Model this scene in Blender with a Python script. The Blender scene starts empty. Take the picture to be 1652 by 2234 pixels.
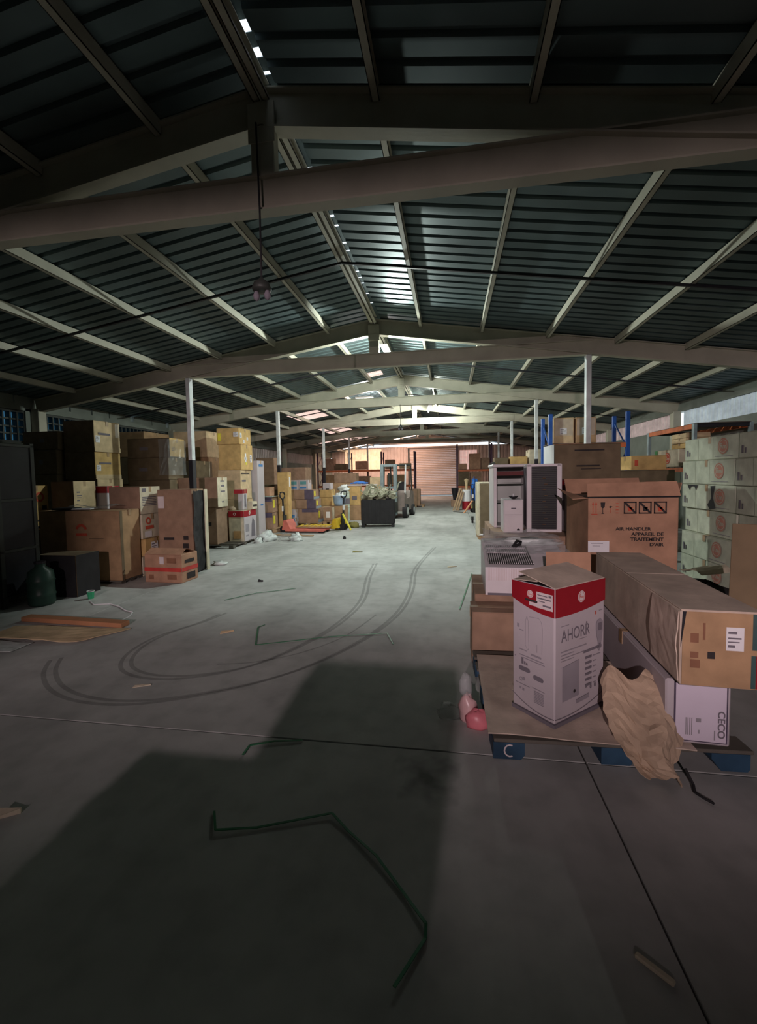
import bpy, math, random
from mathutils import Vector, Matrix

# ------------------------------------------------------------------ camera, world, exposure
SC = bpy.context.scene
COL = SC.collection
cam_d = bpy.data.cameras.new('camera')
cam = bpy.data.objects.new('camera', cam_d); COL.objects.link(cam)
CR = Vector((0.98685886, 0.1605456, -0.01829497)); CU = Vector((0.00923177, 0.0570179, 0.99833047))
CF = Vector((-0.16132071, 0.98538016, -0.0547865))
cam.matrix_world = Matrix(((CR.x, CU.x, -CF.x, 0), (CR.y, CU.y, -CF.y, 0), (CR.z, CU.z, -CF.z, 1.6), (0, 0, 0, 1)))
cam_d.sensor_fit = 'VERTICAL'; cam_d.sensor_height = 36; cam_d.lens = 954.667 / 2234 * 36
cam_d.shift_y = -26.6 / 2234; cam_d.clip_start = .05; cam_d.clip_end = 200
SC.camera = cam
SC.view_settings.view_transform = 'Standard'; SC.view_settings.look = 'None'
SC.view_settings.exposure = 0.0; SC.view_settings.gamma = 1.0; SC.view_settings.use_curve_mapping = False
W = bpy.data.worlds.new('sky'); SC.world = W; W.use_nodes = True
W.node_tree.nodes['Background'].inputs[0].default_value = (.80, .90, 1.0, 1)
W.node_tree.nodes['Background'].inputs[1].default_value = 2.5
P_FLOOD = 1900     # floodlight added as an unseen source behind the camera
P_TUBE = 470      # each ridge tube light, W per point
P_FAR = 30

# ------------------------------------------------------------------ helpers
R = random.Random(7)
MATS = {}
def mat(name, col, rough=.8, metal=0., var=.18, scale=6., bump=0., bscale=40., emit=0., ecol=None, spec=.3, alpha=None, trans=None, detail=4):
    if name in MATS: return MATS[name]
    m = bpy.data.materials.new(name); m.use_nodes = True; MATS[name] = m
    nt = m.node_tree; N = nt.nodes; L = nt.links; b = N['Principled BSDF']
    b.inputs['Roughness'].default_value = rough; b.inputs['Metallic'].default_value = metal
    b.inputs['Specular IOR Level'].default_value = spec
    tc = N.new('ShaderNodeTexCoord')
    nz = N.new('ShaderNodeTexNoise'); nz.inputs['Scale'].default_value = scale; nz.inputs['Detail'].default_value = detail
    L.new(tc.outputs['Object'], nz.inputs['Vector'])
    cr = N.new('ShaderNodeValToRGB'); L.new(nz.outputs['Fac'], cr.inputs['Fac'])
    a, c = cr.color_ramp.elements
    a.position = .3; c.position = .7
    a.color = (col[0]*(1-var), col[1]*(1-var), col[2]*(1-var), 1); c.color = (min(1, col[0]*(1+var)), min(1, col[1]*(1+var)), min(1, col[2]*(1+var)), 1)
    L.new(cr.outputs['Color'], b.inputs['Base Color'])
    if bump:
        n2 = N.new('ShaderNodeTexNoise'); n2.inputs['Scale'].default_value = bscale; n2.inputs['Detail'].default_value = 3
        L.new(tc.outputs['Object'], n2.inputs['Vector'])
        bp = N.new('ShaderNodeBump'); bp.inputs['Strength'].default_value = bump; bp.inputs['Distance'].default_value = .01
        L.new(n2.outputs['Fac'], bp.inputs['Height']); L.new(bp.outputs['Normal'], b.inputs['Normal'])
    if emit:
        b.inputs['Emission Color'].default_value = (*(ecol or col), 1); b.inputs['Emission Strength'].default_value = emit
    if alpha is not None: b.inputs['Alpha'].default_value = alpha
    if trans is not None: b.inputs['Transmission Weight'].default_value = trans
    return m

def mesh(name, v, f, smooth=False):
    me = bpy.data.meshes.new(name); me.from_pydata([tuple(p) for p in v], [], f); me.update()
    if smooth: me.polygons.foreach_set('use_smooth', [True]*len(me.polygons))
    return me
def link(name, me, m=None, parent=None, loc=(0, 0, 0), rot=(0, 0, 0)):
    o = bpy.data.objects.new(name, me); COL.objects.link(o)
    if m and me is not None and not me.materials: me.materials.append(m)
    o.location = loc; o.rotation_euler = rot
    if parent: o.parent = parent
    return o
def tag(o, label, cat, group=None, kind=None):
    o['label'] = label; o['category'] = cat
    if group: o['group'] = group
    if kind: o['kind'] = kind
    return o
def thing(name, label, cat, loc=(0, 0, 0), rz=0, group=None):
    o = bpy.data.objects.new(name, None); COL.objects.link(o); o.empty_display_size = .1
    o.location = loc; o.rotation_euler = (0, 0, rz)
    return tag(o, label, cat, group)
def struct(o): o['kind'] = 'structure'; return o

class B:
    def __init__(s): s.v = []; s.f = []
    def add(s, v, f):
        n = len(s.v); s.v += [tuple(p) for p in v]; s.f += [tuple(i+n for i in q) for q in f]; return s
    def box(s, x0, x1, y0, y1, z0, z1, M=None):
        v = [(x, y, z) for z in (z0, z1) for y in (y0, y1) for x in (x0, x1)]
        if M: v = [M @ Vector(p) for p in v]
        return s.add(v, [(0, 2, 3, 1), (4, 5, 7, 6), (0, 1, 5, 4), (2, 6, 7, 3), (0, 4, 6, 2), (1, 3, 7, 5)])
    def cbox(s, x0, x1, y0, y1, z0, z1, c=.006, M=None):
        # chamfered box
        lo = (x0, y0, z0); hi = (x1, y1, z1); v = []; idx = {}
        for sx in (0, 1):
            for sy in (0, 1):
                for sz in (0, 1):
                    sg = (sx, sy, sz)
                    for ax in range(3):
                        p = [(hi[k]-c if sg[k] else lo[k]+c) for k in range(3)]
                        p[ax] = hi[ax] if sg[ax] else lo[ax]
                        idx[(sx, sy, sz, ax)] = len(v); v.append(p)
        f = []
        for ax in range(3):
            o = [k for k in range(3) if k != ax]
            for sd in (0, 1):
                q = []
                for (a, b_) in ((0, 0), (1, 0), (1, 1), (0, 1)):
                    sg = [0, 0, 0]; sg[ax] = sd; sg[o[0]] = a; sg[o[1]] = b_
                    q.append(idx[(*sg, ax)])
                f.append(q)
            # edges along ax
            for a in (0, 1):
                for b_ in (0, 1):
                    s0 = [0, 0, 0]; s1 = [0, 0, 0]; s1[ax] = 1
                    for sg in (s0, s1): sg[o[0]] = a; sg[o[1]] = b_
                    f.append([idx[(*s0, o[0])], idx[(*s1, o[0])], idx[(*s1, o[1])], idx[(*s0, o[1])]])
        for sx in (0, 1):
            for sy in (0, 1):
                for sz in (0, 1): f.append([idx[(sx, sy, sz, k)] for k in range(3)])
        ctr = Vector([(lo[k]+hi[k])/2 for k in range(3)])
        ff = []
        for q in f:
            P = [Vector(v[i]) for i in q]
            n = (P[1]-P[0]).cross(P[2]-P[0]); mid = sum(P, Vector())/len(P)
            ff.append(q if n.dot(mid-ctr) > 0 else q[::-1])
        if M: v = [M @ Vector(p) for p in v]
        return s.add(v, ff)
    def beam(s, p, q, w, h, up=(0, 0, 1)):
        p = Vector(p); q = Vector(q); d = (q-p); L = d.length; d.normalize()
        u = Vector(up); r = d.cross(u)
        if r.length < 1e-4: r = d.cross(Vector((0, 1, 0)))
        r.normalize(); u = r.cross(d)
        M = Matrix(((r.x, d.x, u.x, p.x), (r.y, d.y, u.y, p.y), (r.z, d.z, u.z, p.z), (0, 0, 0, 1)))
        return s.box(-w/2, w/2, 0, L, -h/2, h/2, M)
    def tube(s, pts, r, n=8, cap=True, closed=False):
        pts = [Vector(p) for p in pts]; k = len(pts); rings = []
        rr = r if isinstance(r, (list, tuple)) else [r]*k
        prev = None
        for i, p in enumerate(pts):
            a = pts[i-1] if (i or closed) else p; b_ = pts[(i+1) % k] if (i < k-1 or closed) else p
            d = (b_-a).normalized()
            ref = Vector((0, 0, 1)) if abs(d.z) < .9 else Vector((0, 1, 0))
            x = d.cross(ref).normalized(); y = x.cross(d)
            if prev and x.dot(prev) < 0 and abs(x.dot(prev)) > .5: pass
            prev = x
            rings.append([p + (x*math.cos(t)+y*math.sin(t))*rr[i] for t in [2*math.pi*j/n for j in range(n)]])
        v = [q for g in rings for q in g]; f = []
        for i in range(k if closed else k-1):
            i2 = (i+1) % k
            for j in range(n): f.append((i*n+j, i*n+(j+1) % n, i2*n+(j+1) % n, i2*n+j))
        if cap and not closed: f += [tuple(range(n))[::-1], tuple((k-1)*n+j for j in range(n))]
        return s.add(v, f)
    def lathe(s, prof, c=(0, 0, 0), n=16):
        v = []; f = []; k = len(prof)
        for r, z in prof:
            for j in range(n): t = 2*math.pi*j/n; v.append((c[0]+r*math.cos(t), c[1]+r*math.sin(t), c[2]+z))
        for i in range(k-1):
            for j in range(n): f.append((i*n+j, i*n+(j+1) % n, (i+1)*n+(j+1) % n, (i+1)*n+j))
        f += [tuple(range(n))[::-1], tuple((k-1)*n+j for j in range(n))]
        return s.add(v, f)
    def prism(s, poly, ax, a, b_):
        # poly in the two other axes, extruded along axis ax from a to b_
        def P(u, w, t): return [(t, u, w), (u, t, w), (u, w, t)][ax]
        k = len(poly); v = [P(u, w, a) for u, w in poly]+[P(u, w, b_) for u, w in poly]
        f = [tuple(range(k))[::-1], tuple(range(k, 2*k))]+[(i, (i+1) % k, k+(i+1) % k, k+i) for i in range(k)]
        return s.add(v, f)
    def xf(s, M): s.v = [tuple(M @ Vector(p)) for p in s.v]; return s
    def build(s, name, m, parent=None, loc=(0, 0, 0), rot=(0, 0, 0), smooth=False):
        return link(name, mesh(name, s.v, s.f, smooth), m, parent, loc, rot)

# ------------------------------------------------------------------ materials
KR = {
 'kraft':  mat('kraft_cardboard', (.42, .27, .15), .85, bump=.15),
 'tan':    mat('pale_tan_cardboard', (.60, .46, .28), .85, bump=.15),
 'faded': mat('faded_beige_cardboard', (.60, .50, .41), .85, bump=.1),
 'gold':   mat('golden_cardboard', (.58, .39, .16), .85, bump=.15),
 'brown':  mat('reddish_brown_cardboard', (.33, .215, .145), .85, bump=.15),
 'red':    mat('orange_brown_cardboard', (.43, .25, .16), .85, bump=.15),
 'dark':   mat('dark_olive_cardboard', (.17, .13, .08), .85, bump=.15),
 'cream':  mat('cream_cardboard', (.62, .56, .42), .8, bump=.12),
 'white':  mat('white_printed_cardboard', (.50, .46, .485), .55, var=.06, scale=3),
 'green':  mat('pale_green_grey_cardboard', (.50, .53, .42), .8, bump=.12),
 'blue':   mat('light_blue_cardboard', (.42, .53, .68), .6),
}
M_TAPE = mat('brown_packing_tape', (.40, .28, .17), .35)
M_LAB = mat('white_paper_label', (.78, .78, .80), .7, var=.05)
M_INK = mat('black_ink', (.035, .03, .03), .8)
M_GREY = mat('grey_ink', (.17, .155, .18), .8, var=.08)
M_LGREY = mat('pale_grey_ink', (.30, .28, .31), .8, var=.08)
M_REDINK = mat('red_ink', (.55, .09, .05), .8)
M_REDP = mat('crimson_print', (.31, .012, .022), .5, var=.08)
M_PALE = mat('pale_print', (.70, .62, .62), .6, var=.05)
M_YEL = mat('yellow_sticker', (.80, .72, .08), .6)
M_PURP = mat('purple_stretch_film', (.11, .09, .14), .3)
M_CREAM = mat('cream_painted_steel', (.47, .45, .36), .5, var=.12, scale=2.5, bump=.05)
M_COLW = mat('white_painted_steel', (.62, .66, .66), .5)
M_BLACK = mat('black_paint', (.02, .02, .025), .5)
M_DARKM = mat('dark_grey_metal', (.05, .055, .05), .5, metal=.3)
M_WOOD = mat('raw_pine', (.40, .28, .17), .8, scale=3)
M_WOODR = mat('reddish_plank', (.42, .20, .10), .75, scale=3)
M_WOODD = mat('dark_weathered_wood', (.13, .12, .10), .85, scale=3)
M_BLUEP = mat('blue_paint', (.03, .075, .13), .6, var=.3)
M_RACKB = mat('rack_blue_paint', (.02, .09, .36), .45)
M_RACKO = mat('rack_orange_paint', (.60, .16, .06), .5)
M_FILM = mat('clear_plastic_film', (.75, .78, .80), .25, alpha=.25, spec=.6)
M_FILMG = mat('grey_plastic_film', (.34, .37, .37), .25, alpha=.16, spec=.6)
M_WPLAST = mat('white_enamel', (.74, .70, .72), .4, var=.05)
M_GALV = mat('galvanised_sheet', (.36, .38, .36), .45, metal=.35, var=.2, scale=1.5)
M_STRAP = mat('green_strapping', (.03, .20, .09), .4)
M_PAPER = mat('crumpled_kraft_paper', (.50, .38, .27), .9, bump=.2)
M_RUB = mat('black_rubber', (.025, .025, .027), .7)
M_PINK = mat('red_pallet_truck_paint', (.62, .17, .13), .5)
M_YELP = mat('yellow_paint', (.66, .46, .04), .5)
M_STEELB = mat('blue_grey_steel', (.28, .36, .38), .45, metal=.3)

# ------------------------------------------------------------------ hall dimensions
XL, XR, YN, YF = -9.15, 6.25, -7.0, 33.6        # walls
XRG = -1.42                                      # ridge
FY = [3.42, 8.52, 13.31, 18.39, 23.25, 28.66]    # portal frames
SL = .155
def zs(x): return 4.66 - SL*abs(x-XRG)           # underside of the roof sheeting

# floor: slabs with recessed joints
nt_floor = mat('concrete_floor', (.495, .515, .495), .75, var=.16, scale=1.1, bump=.12, bscale=14, detail=8)
def floor_detail(m):
    nt = m.node_tree; N = nt.nodes; L = nt.links; b = N['Principled BSDF']
    src = b.inputs['Base Color'].links[0].from_socket
    tc = N.new('ShaderNodeTexCoord')
    def mul(sock, vec_scale, lo, hi, dark, detail=6):
        mp = N.new('ShaderNodeMapping'); mp.inputs['Scale'].default_value = vec_scale
        L.new(tc.outputs['Object'], mp.inputs['Vector'])
        nz = N.new('ShaderNodeTexNoise'); nz.inputs['Scale'].default_value = 1; nz.inputs['Detail'].default_value = detail
        L.new(mp.outputs['Vector'], nz.inputs['Vector'])
        cr = N.new('ShaderNodeValToRGB'); L.new(nz.outputs['Fac'], cr.inputs['Fac'])
        cr.color_ramp.elements[0].position = lo; cr.color_ramp.elements[1].position = hi
        cr.color_ramp.elements[0].color = (dark, dark, dark, 1); cr.color_ramp.elements[1].color = (1, 1, 1, 1)
        mx = N.new('ShaderNodeMix'); mx.data_type = 'RGBA'; mx.blend_type = 'MULTIPLY'; mx.inputs[0].default_value = 1
        L.new(sock, mx.inputs[6]); L.new(cr.outputs['Color'], mx.inputs[7]); return mx.outputs[2]
    s = mul(src, (6, 6, 6), .25, .55, .82)
    s = mul(s, (.9, .45, 1), .35, .55, .80)
    s = mul(s, (2.2, .35, 1), .32, .5, .86, 8)
    # one oil stain with its own outline, on the slab near the long joint
    mp = N.new('ShaderNodeMapping'); mp.inputs['Location'].default_value = (.12, -2.25, 0); mp.vector_type = 'POINT'
    mp.inputs['Scale'].default_value = (1, 1, 1)
    L.new(tc.outputs['Object'], mp.inputs['Vector'])
    nz = N.new('ShaderNodeTexNoise'); nz.inputs['Scale'].default_value = 7; L.new(tc.outputs['Object'], nz.inputs['Vector'])
    vm = N.new('ShaderNodeVectorMath'); vm.operation = 'LENGTH'; L.new(mp.outputs['Vector'], vm.inputs[0])
    ad = N.new('ShaderNodeMath'); ad.operation = 'MULTIPLY_ADD'; ad.inputs[1].default_value = .45; L.new(nz.outputs['Fac'], ad.inputs[0]); L.new(vm.outputs['Value'], ad.inputs[2])
    cr = N.new('ShaderNodeValToRGB'); L.new(ad.outputs[0], cr.inputs['Fac'])
    cr.color_ramp.elements[0].position = .22; cr.color_ramp.elements[1].position = .42
    cr.color_ramp.elements[0].color = (.35, .35, .35, 1); cr.color_ramp.elements[1].color = (1, 1, 1, 1)
    mx = N.new('ShaderNodeMix'); mx.data_type = 'RGBA'; mx.blend_type = 'MULTIPLY'; mx.inputs[0].default_value = 1
    L.new(s, mx.inputs[6]); L.new(cr.outputs['Color'], mx.inputs[7])
    L.new(mx.outputs[2], b.inputs['Base Color'])
floor_detail(nt_floor)
fl = struct(B().box(XL-.1, XR+.1, YN-.1, YF+4, -.3, -.012).build('floor', mat('joint_dirt', (.05, .05, .045), .9)))
gx = [XL, -4.25, .727, XR]; gy = [YN, -2.5, 2.475, 7.45, 12.4, 17.4, 22.4, 27.4, YF+.3]
for i in range(3):
    for j in range(8):
        g = .0045
        B().cbox(gx[i]+g, gx[i+1]-g, gy[j]+g, gy[j+1]-g, -.2, 0, .003).build('slab', nt_floor, fl)

# walls
M_BLOCK = mat('grey_block_wall', (.22, .24, .21), .9, var=.15, scale=2, bump=.3, bscale=9)
M_CORR = mat('corrugated_wall_sheet', (.50, .44, .42), .55, metal=.2, var=.1, scale=2)
def corr_panel(y0, y1, z0, z1, pitch=.2, dep=.03, along='y', c=0.):
    b = B(); n = int((y1-y0)/pitch); pr = []
    for i in range(n):
        a = y0+i*pitch
        pr += [(a, 0), (a+pitch*.55, 0), (a+pitch*.65, dep), (a+pitch*.9, dep)]
    pr.append((y1, 0)); v = []; f = []
    for a, d in pr:
        for z in (z0, z1): v.append((c+d, a, z) if along == 'y' else (a, c+d, z))
    for i in range(len(pr)-1): f.append((2*i, 2*i+2, 2*i+3, 2*i+1))
    return b.add(v, f)
wl = struct(B().box(XL-.2, XL, YN, YF, 0, 2.45).build('wall_left', M_BLOCK))
corr_panel(13.4, YF, 2.45, 3.05, c=XL-.12).build('upper_cladding', M_CORR, wl)
B().box(XL-.25, XL-.2, 13.4, YF, 2.45, 3.6).build('backing', M_BLOCK, wl)
B().box(XL-.2, XL, 13.4, YF, 3.05, 3.47).build('eave_plate', M_BLOCK, wl)
B().box(XL-.2, XL, YN, 13.4, 3.16, 3.30).build('lintel', M_BLOCK, wl)
ye = YN
while ye < 13.4:
    ln = R.uniform(.35, .9); B().box(XL-.2, XL, ye, ye+ln, 3.30, 3.47).build('eave_filler', M_BLOCK, wl); ye += ln+R.choice((.03, .06, .14))
B().box(XL-.2, XL, YN, 5.2, 2.45, 3.2).build('pier', M_BLOCK, wl)
wr = struct(B().box(XR, XR+.2, YN, YF, 0, 2.76).build('wall_right', M_BLOCK))
B().box(XR, XR+.2, YN, YF, 3.2, 3.48).build('eave_plate', M_BLOCK, wr)
M_TRANS = mat('translucent_sheet', (.55, .62, .66), .5, emit=.15, ecol=(.75, .88, 1.0), var=.25, scale=5)
M_TRANSD = mat('dim_translucent_sheet', (.60, .50, .50), .5, emit=.10, ecol=(1.0, .72, .70), var=.25, scale=5)
pane = corr_panel(YN, 13.2, 2.76, 3.2, pitch=.16, dep=.035, c=XR+.05).build('window_1', M_TRANS); struct(pane)
pane = corr_panel(13.4, YF, 2.76, 3.2, pitch=.2, dep=.035, c=XR+.05).build('window_2', M_TRANSD); struct(pane)
wn = struct(B().box(XL-.2, XR+.2, YN-.2, YN, 0, 4.8).build('wall_back', M_BLOCK))
# left lattice windows: real openings with tinted panes added to dim the bright sky
M_GLASS = bpy.data.materials.new('sky_dimming_glass'); M_GLASS.use_nodes = True
_n = M_GLASS.node_tree.nodes; _l = M_GLASS.node_tree.links
_t = _n.new('ShaderNodeBsdfTransparent'); _t.inputs[0].default_value = (.11, .20, .25, 1)
_l.new(_t.outputs[0], _n['Material Output'].inputs['Surface'])
wi = 3
for y0, y1 in ((5.2, 8.3), (8.7, 13.4)):
    w = struct(B().box(XL-.17, XL-.03, y0, y1, 2.45, 2.50).build('window_%d' % wi, M_DARKM)); wi += 1
    B().box(XL-.17, XL-.03, y0, y1, 3.11, 3.16).build('window_head', M_DARKM, w)
    n = int((y1-y0)/.155)
    for i in range(n+1):
        y = y0+(y1-y0)*i/n
        B().box(XL-.16, XL-.04, y-.016, y+.016, 2.5, 3.11).build('mullion', M_DARKM, w)
    for z in (2.65, 2.8, 2.96): B().box(XL-.15, XL-.05, y0, y1, z-.016, z+.016).build('transom', M_DARKM, w)
    B().box(XL-.105, XL-.095, y0, y1, 2.5, 3.11).build('pane', M_GLASS, w)
B().box(XL-.2, XL, 8.3, 8.7, 2.45, 3.2).build('pier', M_BLOCK, wl)

# far wall with rolling door
M_FARW = mat('far_wall_sheet', (.70, .56, .50), .6, var=.1, scale=2)
wf = thing('wall_far', 'corrugated far end wall', 'wall'); del wf['category']; del wf['label']; struct(wf)
D0, D1, DH = -3.08, .54, 3.66
corr_panel(XL, D0, 0, 3.78, pitch=.25, dep=.035, along='x', c=YF).build('wall_sheet', M_FARW, wf)
corr_panel(D1, XR, 0, 3.78, pitch=.25, dep=.035, along='x', c=YF).build('wall_sheet', M_FARW, wf)
B().box(D0, D1, YF, YF+.05, DH, 3.78).build('door_header', M_FARW, wf)
gab = B().add([(XL, YF, 3.96), (XR, YF, 3.96), (XRG+4.2, YF, 3.98), (XRG, YF, 4.66), (XRG-4.2, YF, 3.98)], [(0, 1, 2, 3, 4)]); gab.build('gable_sheet', M_FARW, wf)
M_LIT = mat('daylit_strip', (.9, .8, .72), .5, emit=2.2, ecol=(1.0, .80, .66), var=.05)
struct(B().box(-3.9, 1.0, YF+.02, YF+.04, 3.78, 3.96).build('window_5', M_LIT))
M_WARM = mat('sunlit_translucent_panel', (.8, .62, .45), .6, emit=.62, ecol=(1.0, .68, .42), var=.3, scale=3)
M_WARM2 = mat('sunlit_pink_panel', (.8, .6, .56), .6, emit=.42, ecol=(1.0, .66, .60), var=.3, scale=3)
struct(corr_panel(-8.1, -5.2, 2.05, 3.66, pitch=.25, dep=.035, along='x', c=YF-.04).build('window_6', M_WARM))
struct(corr_panel(.75, 2.0, 1.9, 3.4, pitch=.25, dep=.035, along='x', c=YF-.04).build('window_7', M_WARM2))
dr = thing('door_1', 'salmon roller shutter', 'door'); del dr['category']; del dr['label']; struct(dr)
M_SHUT = mat('salmon_shutter_slat', (.70, .53, .44), .55, var=.06, scale=2)
nsl = 28
for i in range(nsl):
    z0 = .09+(DH-.09)*i/nsl; z1 = .09+(DH-.09)*(i+1)/nsl
    B().prism([(YF-.10, z0+.004), (YF-.085, z0), (YF-.06, z0), (YF-.06, z1-.004), (YF-.085, z1-.004), (YF-.112, (z0+z1)/2)], 0, D0+.04, D1-.04).build('slat', M_SHUT, dr)
for x in (D0, D1): B().box(x-.06, x+.06, YF-.16, YF-.01, 0, DH).build('guide_rail', M_DARKM, dr)
B().box(D0-.1, D1+.1, YF-.32, YF-.02, DH, DH+.1).build('shutter_box', M_FARW, dr)

# ------------------------------------------------------------------ roof
ce = thing('ceiling', 'roof', 'roof'); del ce['category']; del ce['label']; struct(ce)
def sheet_mesh(side, width=1.025, n=5):
    pr = []; p = width/n
    for i in range(n): a = i*p; pr += [(a, 0), (a+p*.66, 0), (a+p*.74, .034), (a+p*.92, .034)]
    pr.append((width, 0))
    x0, x1 = (XRG+.115, XR+.25) if side > 0 else (XRG-.03, XL-.25)
    v = []; f = []
    for a, d in pr:
        for x in (x0, x1): v.append((x, a, zs(x)+d))
    for i in range(len(pr)-1):
        q = (2*i, 2*i+2, 2*i+3, 2*i+1); f.append(q if side < 0 else q[::-1])
    return mesh('roof_sheet', v, f)
M_ROOF = mat('galvanised_roof_sheet', (.11, .152, .158), .5, metal=.55, var=.22, scale=1.2, spec=.4)
M_SKYL = mat('sunlit_fibreglass_sheet', (.85, .76, .74), .5, emit=.9, ecol=(1.0, .70, .62), var=.15, scale=2)
smL, smR = sheet_mesh(-1), sheet_mesh(1)
smL.materials.append(M_ROOF); smR.materials.append(M_ROOF)
y = YN
k = 0
while y < YF+.2:
    link('roof_sheet', smL, None, ce, (0, y, 0)); link('roof_sheet', smR, None, ce, (0, y, 0))
    y += 1.025; k += 1
# fibreglass lights fixed under the left slope
def sky_panel(x0, x1, y0, y1):
    v = []; f = []; n = max(1, int((y1-y0)/.205)); pr = []
    p = (y1-y0)/n
    for i in range(n): a = y0+i*p; pr += [(a, 0), (a+p*.66, 0), (a+p*.74, .03), (a+p*.92, .03)]
    pr.append((y1, 0))
    for a, d in pr:
        for x in (x0, x1): v.append((x, a, zs(x)+d-.012))
    for i in range(len(pr)-1): f.append((2*i, 2*i+2, 2*i+3, 2*i+1))
    B().add(v, f).build('roof_light', M_SKYL, ce)
for a in ((-6.1, -4.9, 16.0, 17.6), (-6.3, -5.1, 20.6, 22.9), (-7.9, -6.4, 24.2, 26.4), (-6.3, -5.1, 25.0, 27.6), (-2.4, -1.9, 12.4, 12.9)): sky_panel(*a)
M_SKYL = mat('far_fill_glow_sheet', (.85, .76, .74), .5, emit=6.5, ecol=(1.0, .70, .57), var=.15, scale=2)
for a in ((-7.9, -5.0, 29.4, 32.6), (-4.6, -1.9, 29.4, 32.6)): sky_panel(*a)  # unseen glowing panels added in the last bay to brighten the far wall
# ridge capping with open rib ends
b = B(); zc = 4.705
b.box(XRG-.16, XRG+.045, YN, YF, zc-.02, zc-.016); b.box(XRG+.10, XRG+.22, YN, YF, zc-.03, zc-.026)
holes = [(2.98, .085, 1), (3.17, .075, 1), (3.335, .03, 1)] + [(3.36+.205*i, .03+.015*R.random(), R.random() < .75) for i in range(2, 24)]
yy = YN
for hy, hw, on in holes:
    if not on: continue
    b.box(XRG+.045, XRG+.10, yy, hy-hw/2, zc-.025, zc-.021); yy = hy+hw/2
b.box(XRG+.045, XRG+.10, yy, YF, zc-.025, zc-.021)
b.build('ridge_cap', M_ROOF, ce)
# purlins (one piece per bay and line)
PX = [0, .9, 2.03, 3.2, 4.36, 5.5, 6.65]
bays = [(YN, FY[0])]+[(FY[i], FY[i+1]) for i in range(5)]+[(FY[5], YF)]
def purl(x, ya, yb, sgn, name='purlin'):
    zb = zs(x)-.125; b = B(); t = .006
    b.box(x-.03, x+.03, ya, yb, zb, zb+t)                                   # bottom flange
    xw = x+.03*sgn; b.box(min(xw, xw-t*sgn), max(xw, xw-t*sgn), ya, yb, zb, zb+.12)   # web
    b.box(x-.03, x+.03, ya, yb, zb+.115, zb+.12)
    b.box(min(x-.03*sgn, x-.024*sgn), max(x-.03*sgn, x-.024*sgn), ya, yb, zb, zb+.025)
    b.build(name, M_CREAM, ce)
for ya, yb in bays:
    ya += .03; yb -= .03
    for d in PX:
        if d == 0:
            purl(XRG-.04, ya, yb, 1); purl(XRG+.035, ya, yb, -1)
        else:
            purl(XRG-d, ya, yb, 1); purl(XRG+d, ya, yb, -1)
    ym = (ya+yb)/2 if ya > 0 else -1.5
    for s in (-1, 1):
        B().beam((XRG, ym, 4.53-.03), (XRG+s*7.4, ym, 4.53-.03-SL*7.4), .03, .03).build('sag_rod', M_BLACK, ce)
# portal frames
ORD = ['nearest', 'second', 'third', 'fourth', 'fifth', 'farthest']
def ibeam(p, q, h, fw, m, name, parent, tw=.02):
    w = B().beam(p, q, tw, h).build(name, m, parent)
    p = Vector(p); q = Vector(q)
    up = (q-p).normalized().cross(Vector((0, 1, 0))); up = up if up.z > 0 else -up
    for s, nm in ((-1, 'bottom_flange'), (1, 'top_flange')):
        B().beam(p+up*s*(h/2), q+up*s*(h/2), fw, .014, up).build(nm, m, w)
for i, fy in enumerate(FY):
    t = thing('roof_frame', '%s cream steel roof frame with two rafters, tie beam and king post' % ORD[i], 'roof frame', (0, fy, 0), 0, 'steel roof frames')
    for s, xe in ((-1, XL+.05), (1, XR-.05)):
        ibeam((XRG, 0, 4.47), (xe, 0, 4.47-SL*abs(xe-XRG)), .28, .13, M_CREAM, 'rafter', t)
    ibeam((XRG-3.98, 0, 3.835), (XRG+3.98, 0, 3.835), .25, .12, M_CREAM, 'tie_beam', t, .034)
    B().cbox(XRG-.095, XRG+.095, -.05, .05, 3.95, 4.52, .006).build('king_post', M_CREAM, t)
    B().cbox(XRG-.11, XRG+.11, -.062, -.05, 4.2, 4.5, .004).build('gusset_plate', M_CREAM, t)
    for xw in (XL+.1, XR-.1):
        B().cbox(xw-.1, xw+.1, -.1, .1, 0, 3.22, .01).build('wall_post', M_CREAM, t)
# slender columns below the tie beam ends
for i, fy in enumerate(FY[1:]):
    for s, x in (('left', XRG-3.95), ('right', XRG+3.9)):
        t = thing('steel_column', 'slim white steel column with black lower half under the %s roof frame, %s of the aisle' % (ORD[i+1], s), 'column', (x, fy, 0), 0, 'aisle columns')
        B().cbox(-.045, .045, -.06, .06, 2.0, 3.70, .006).build('white_post', M_COLW, t)
        B().cbox(-.048, .048, -.063, .063, .012, 2.0, .006).build('black_base_post', M_BLACK, t)
        B().cbox(-.1, .1, -.1, .1, 0, .012, .003).build('base_plate', M_BLACK, t)

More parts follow.
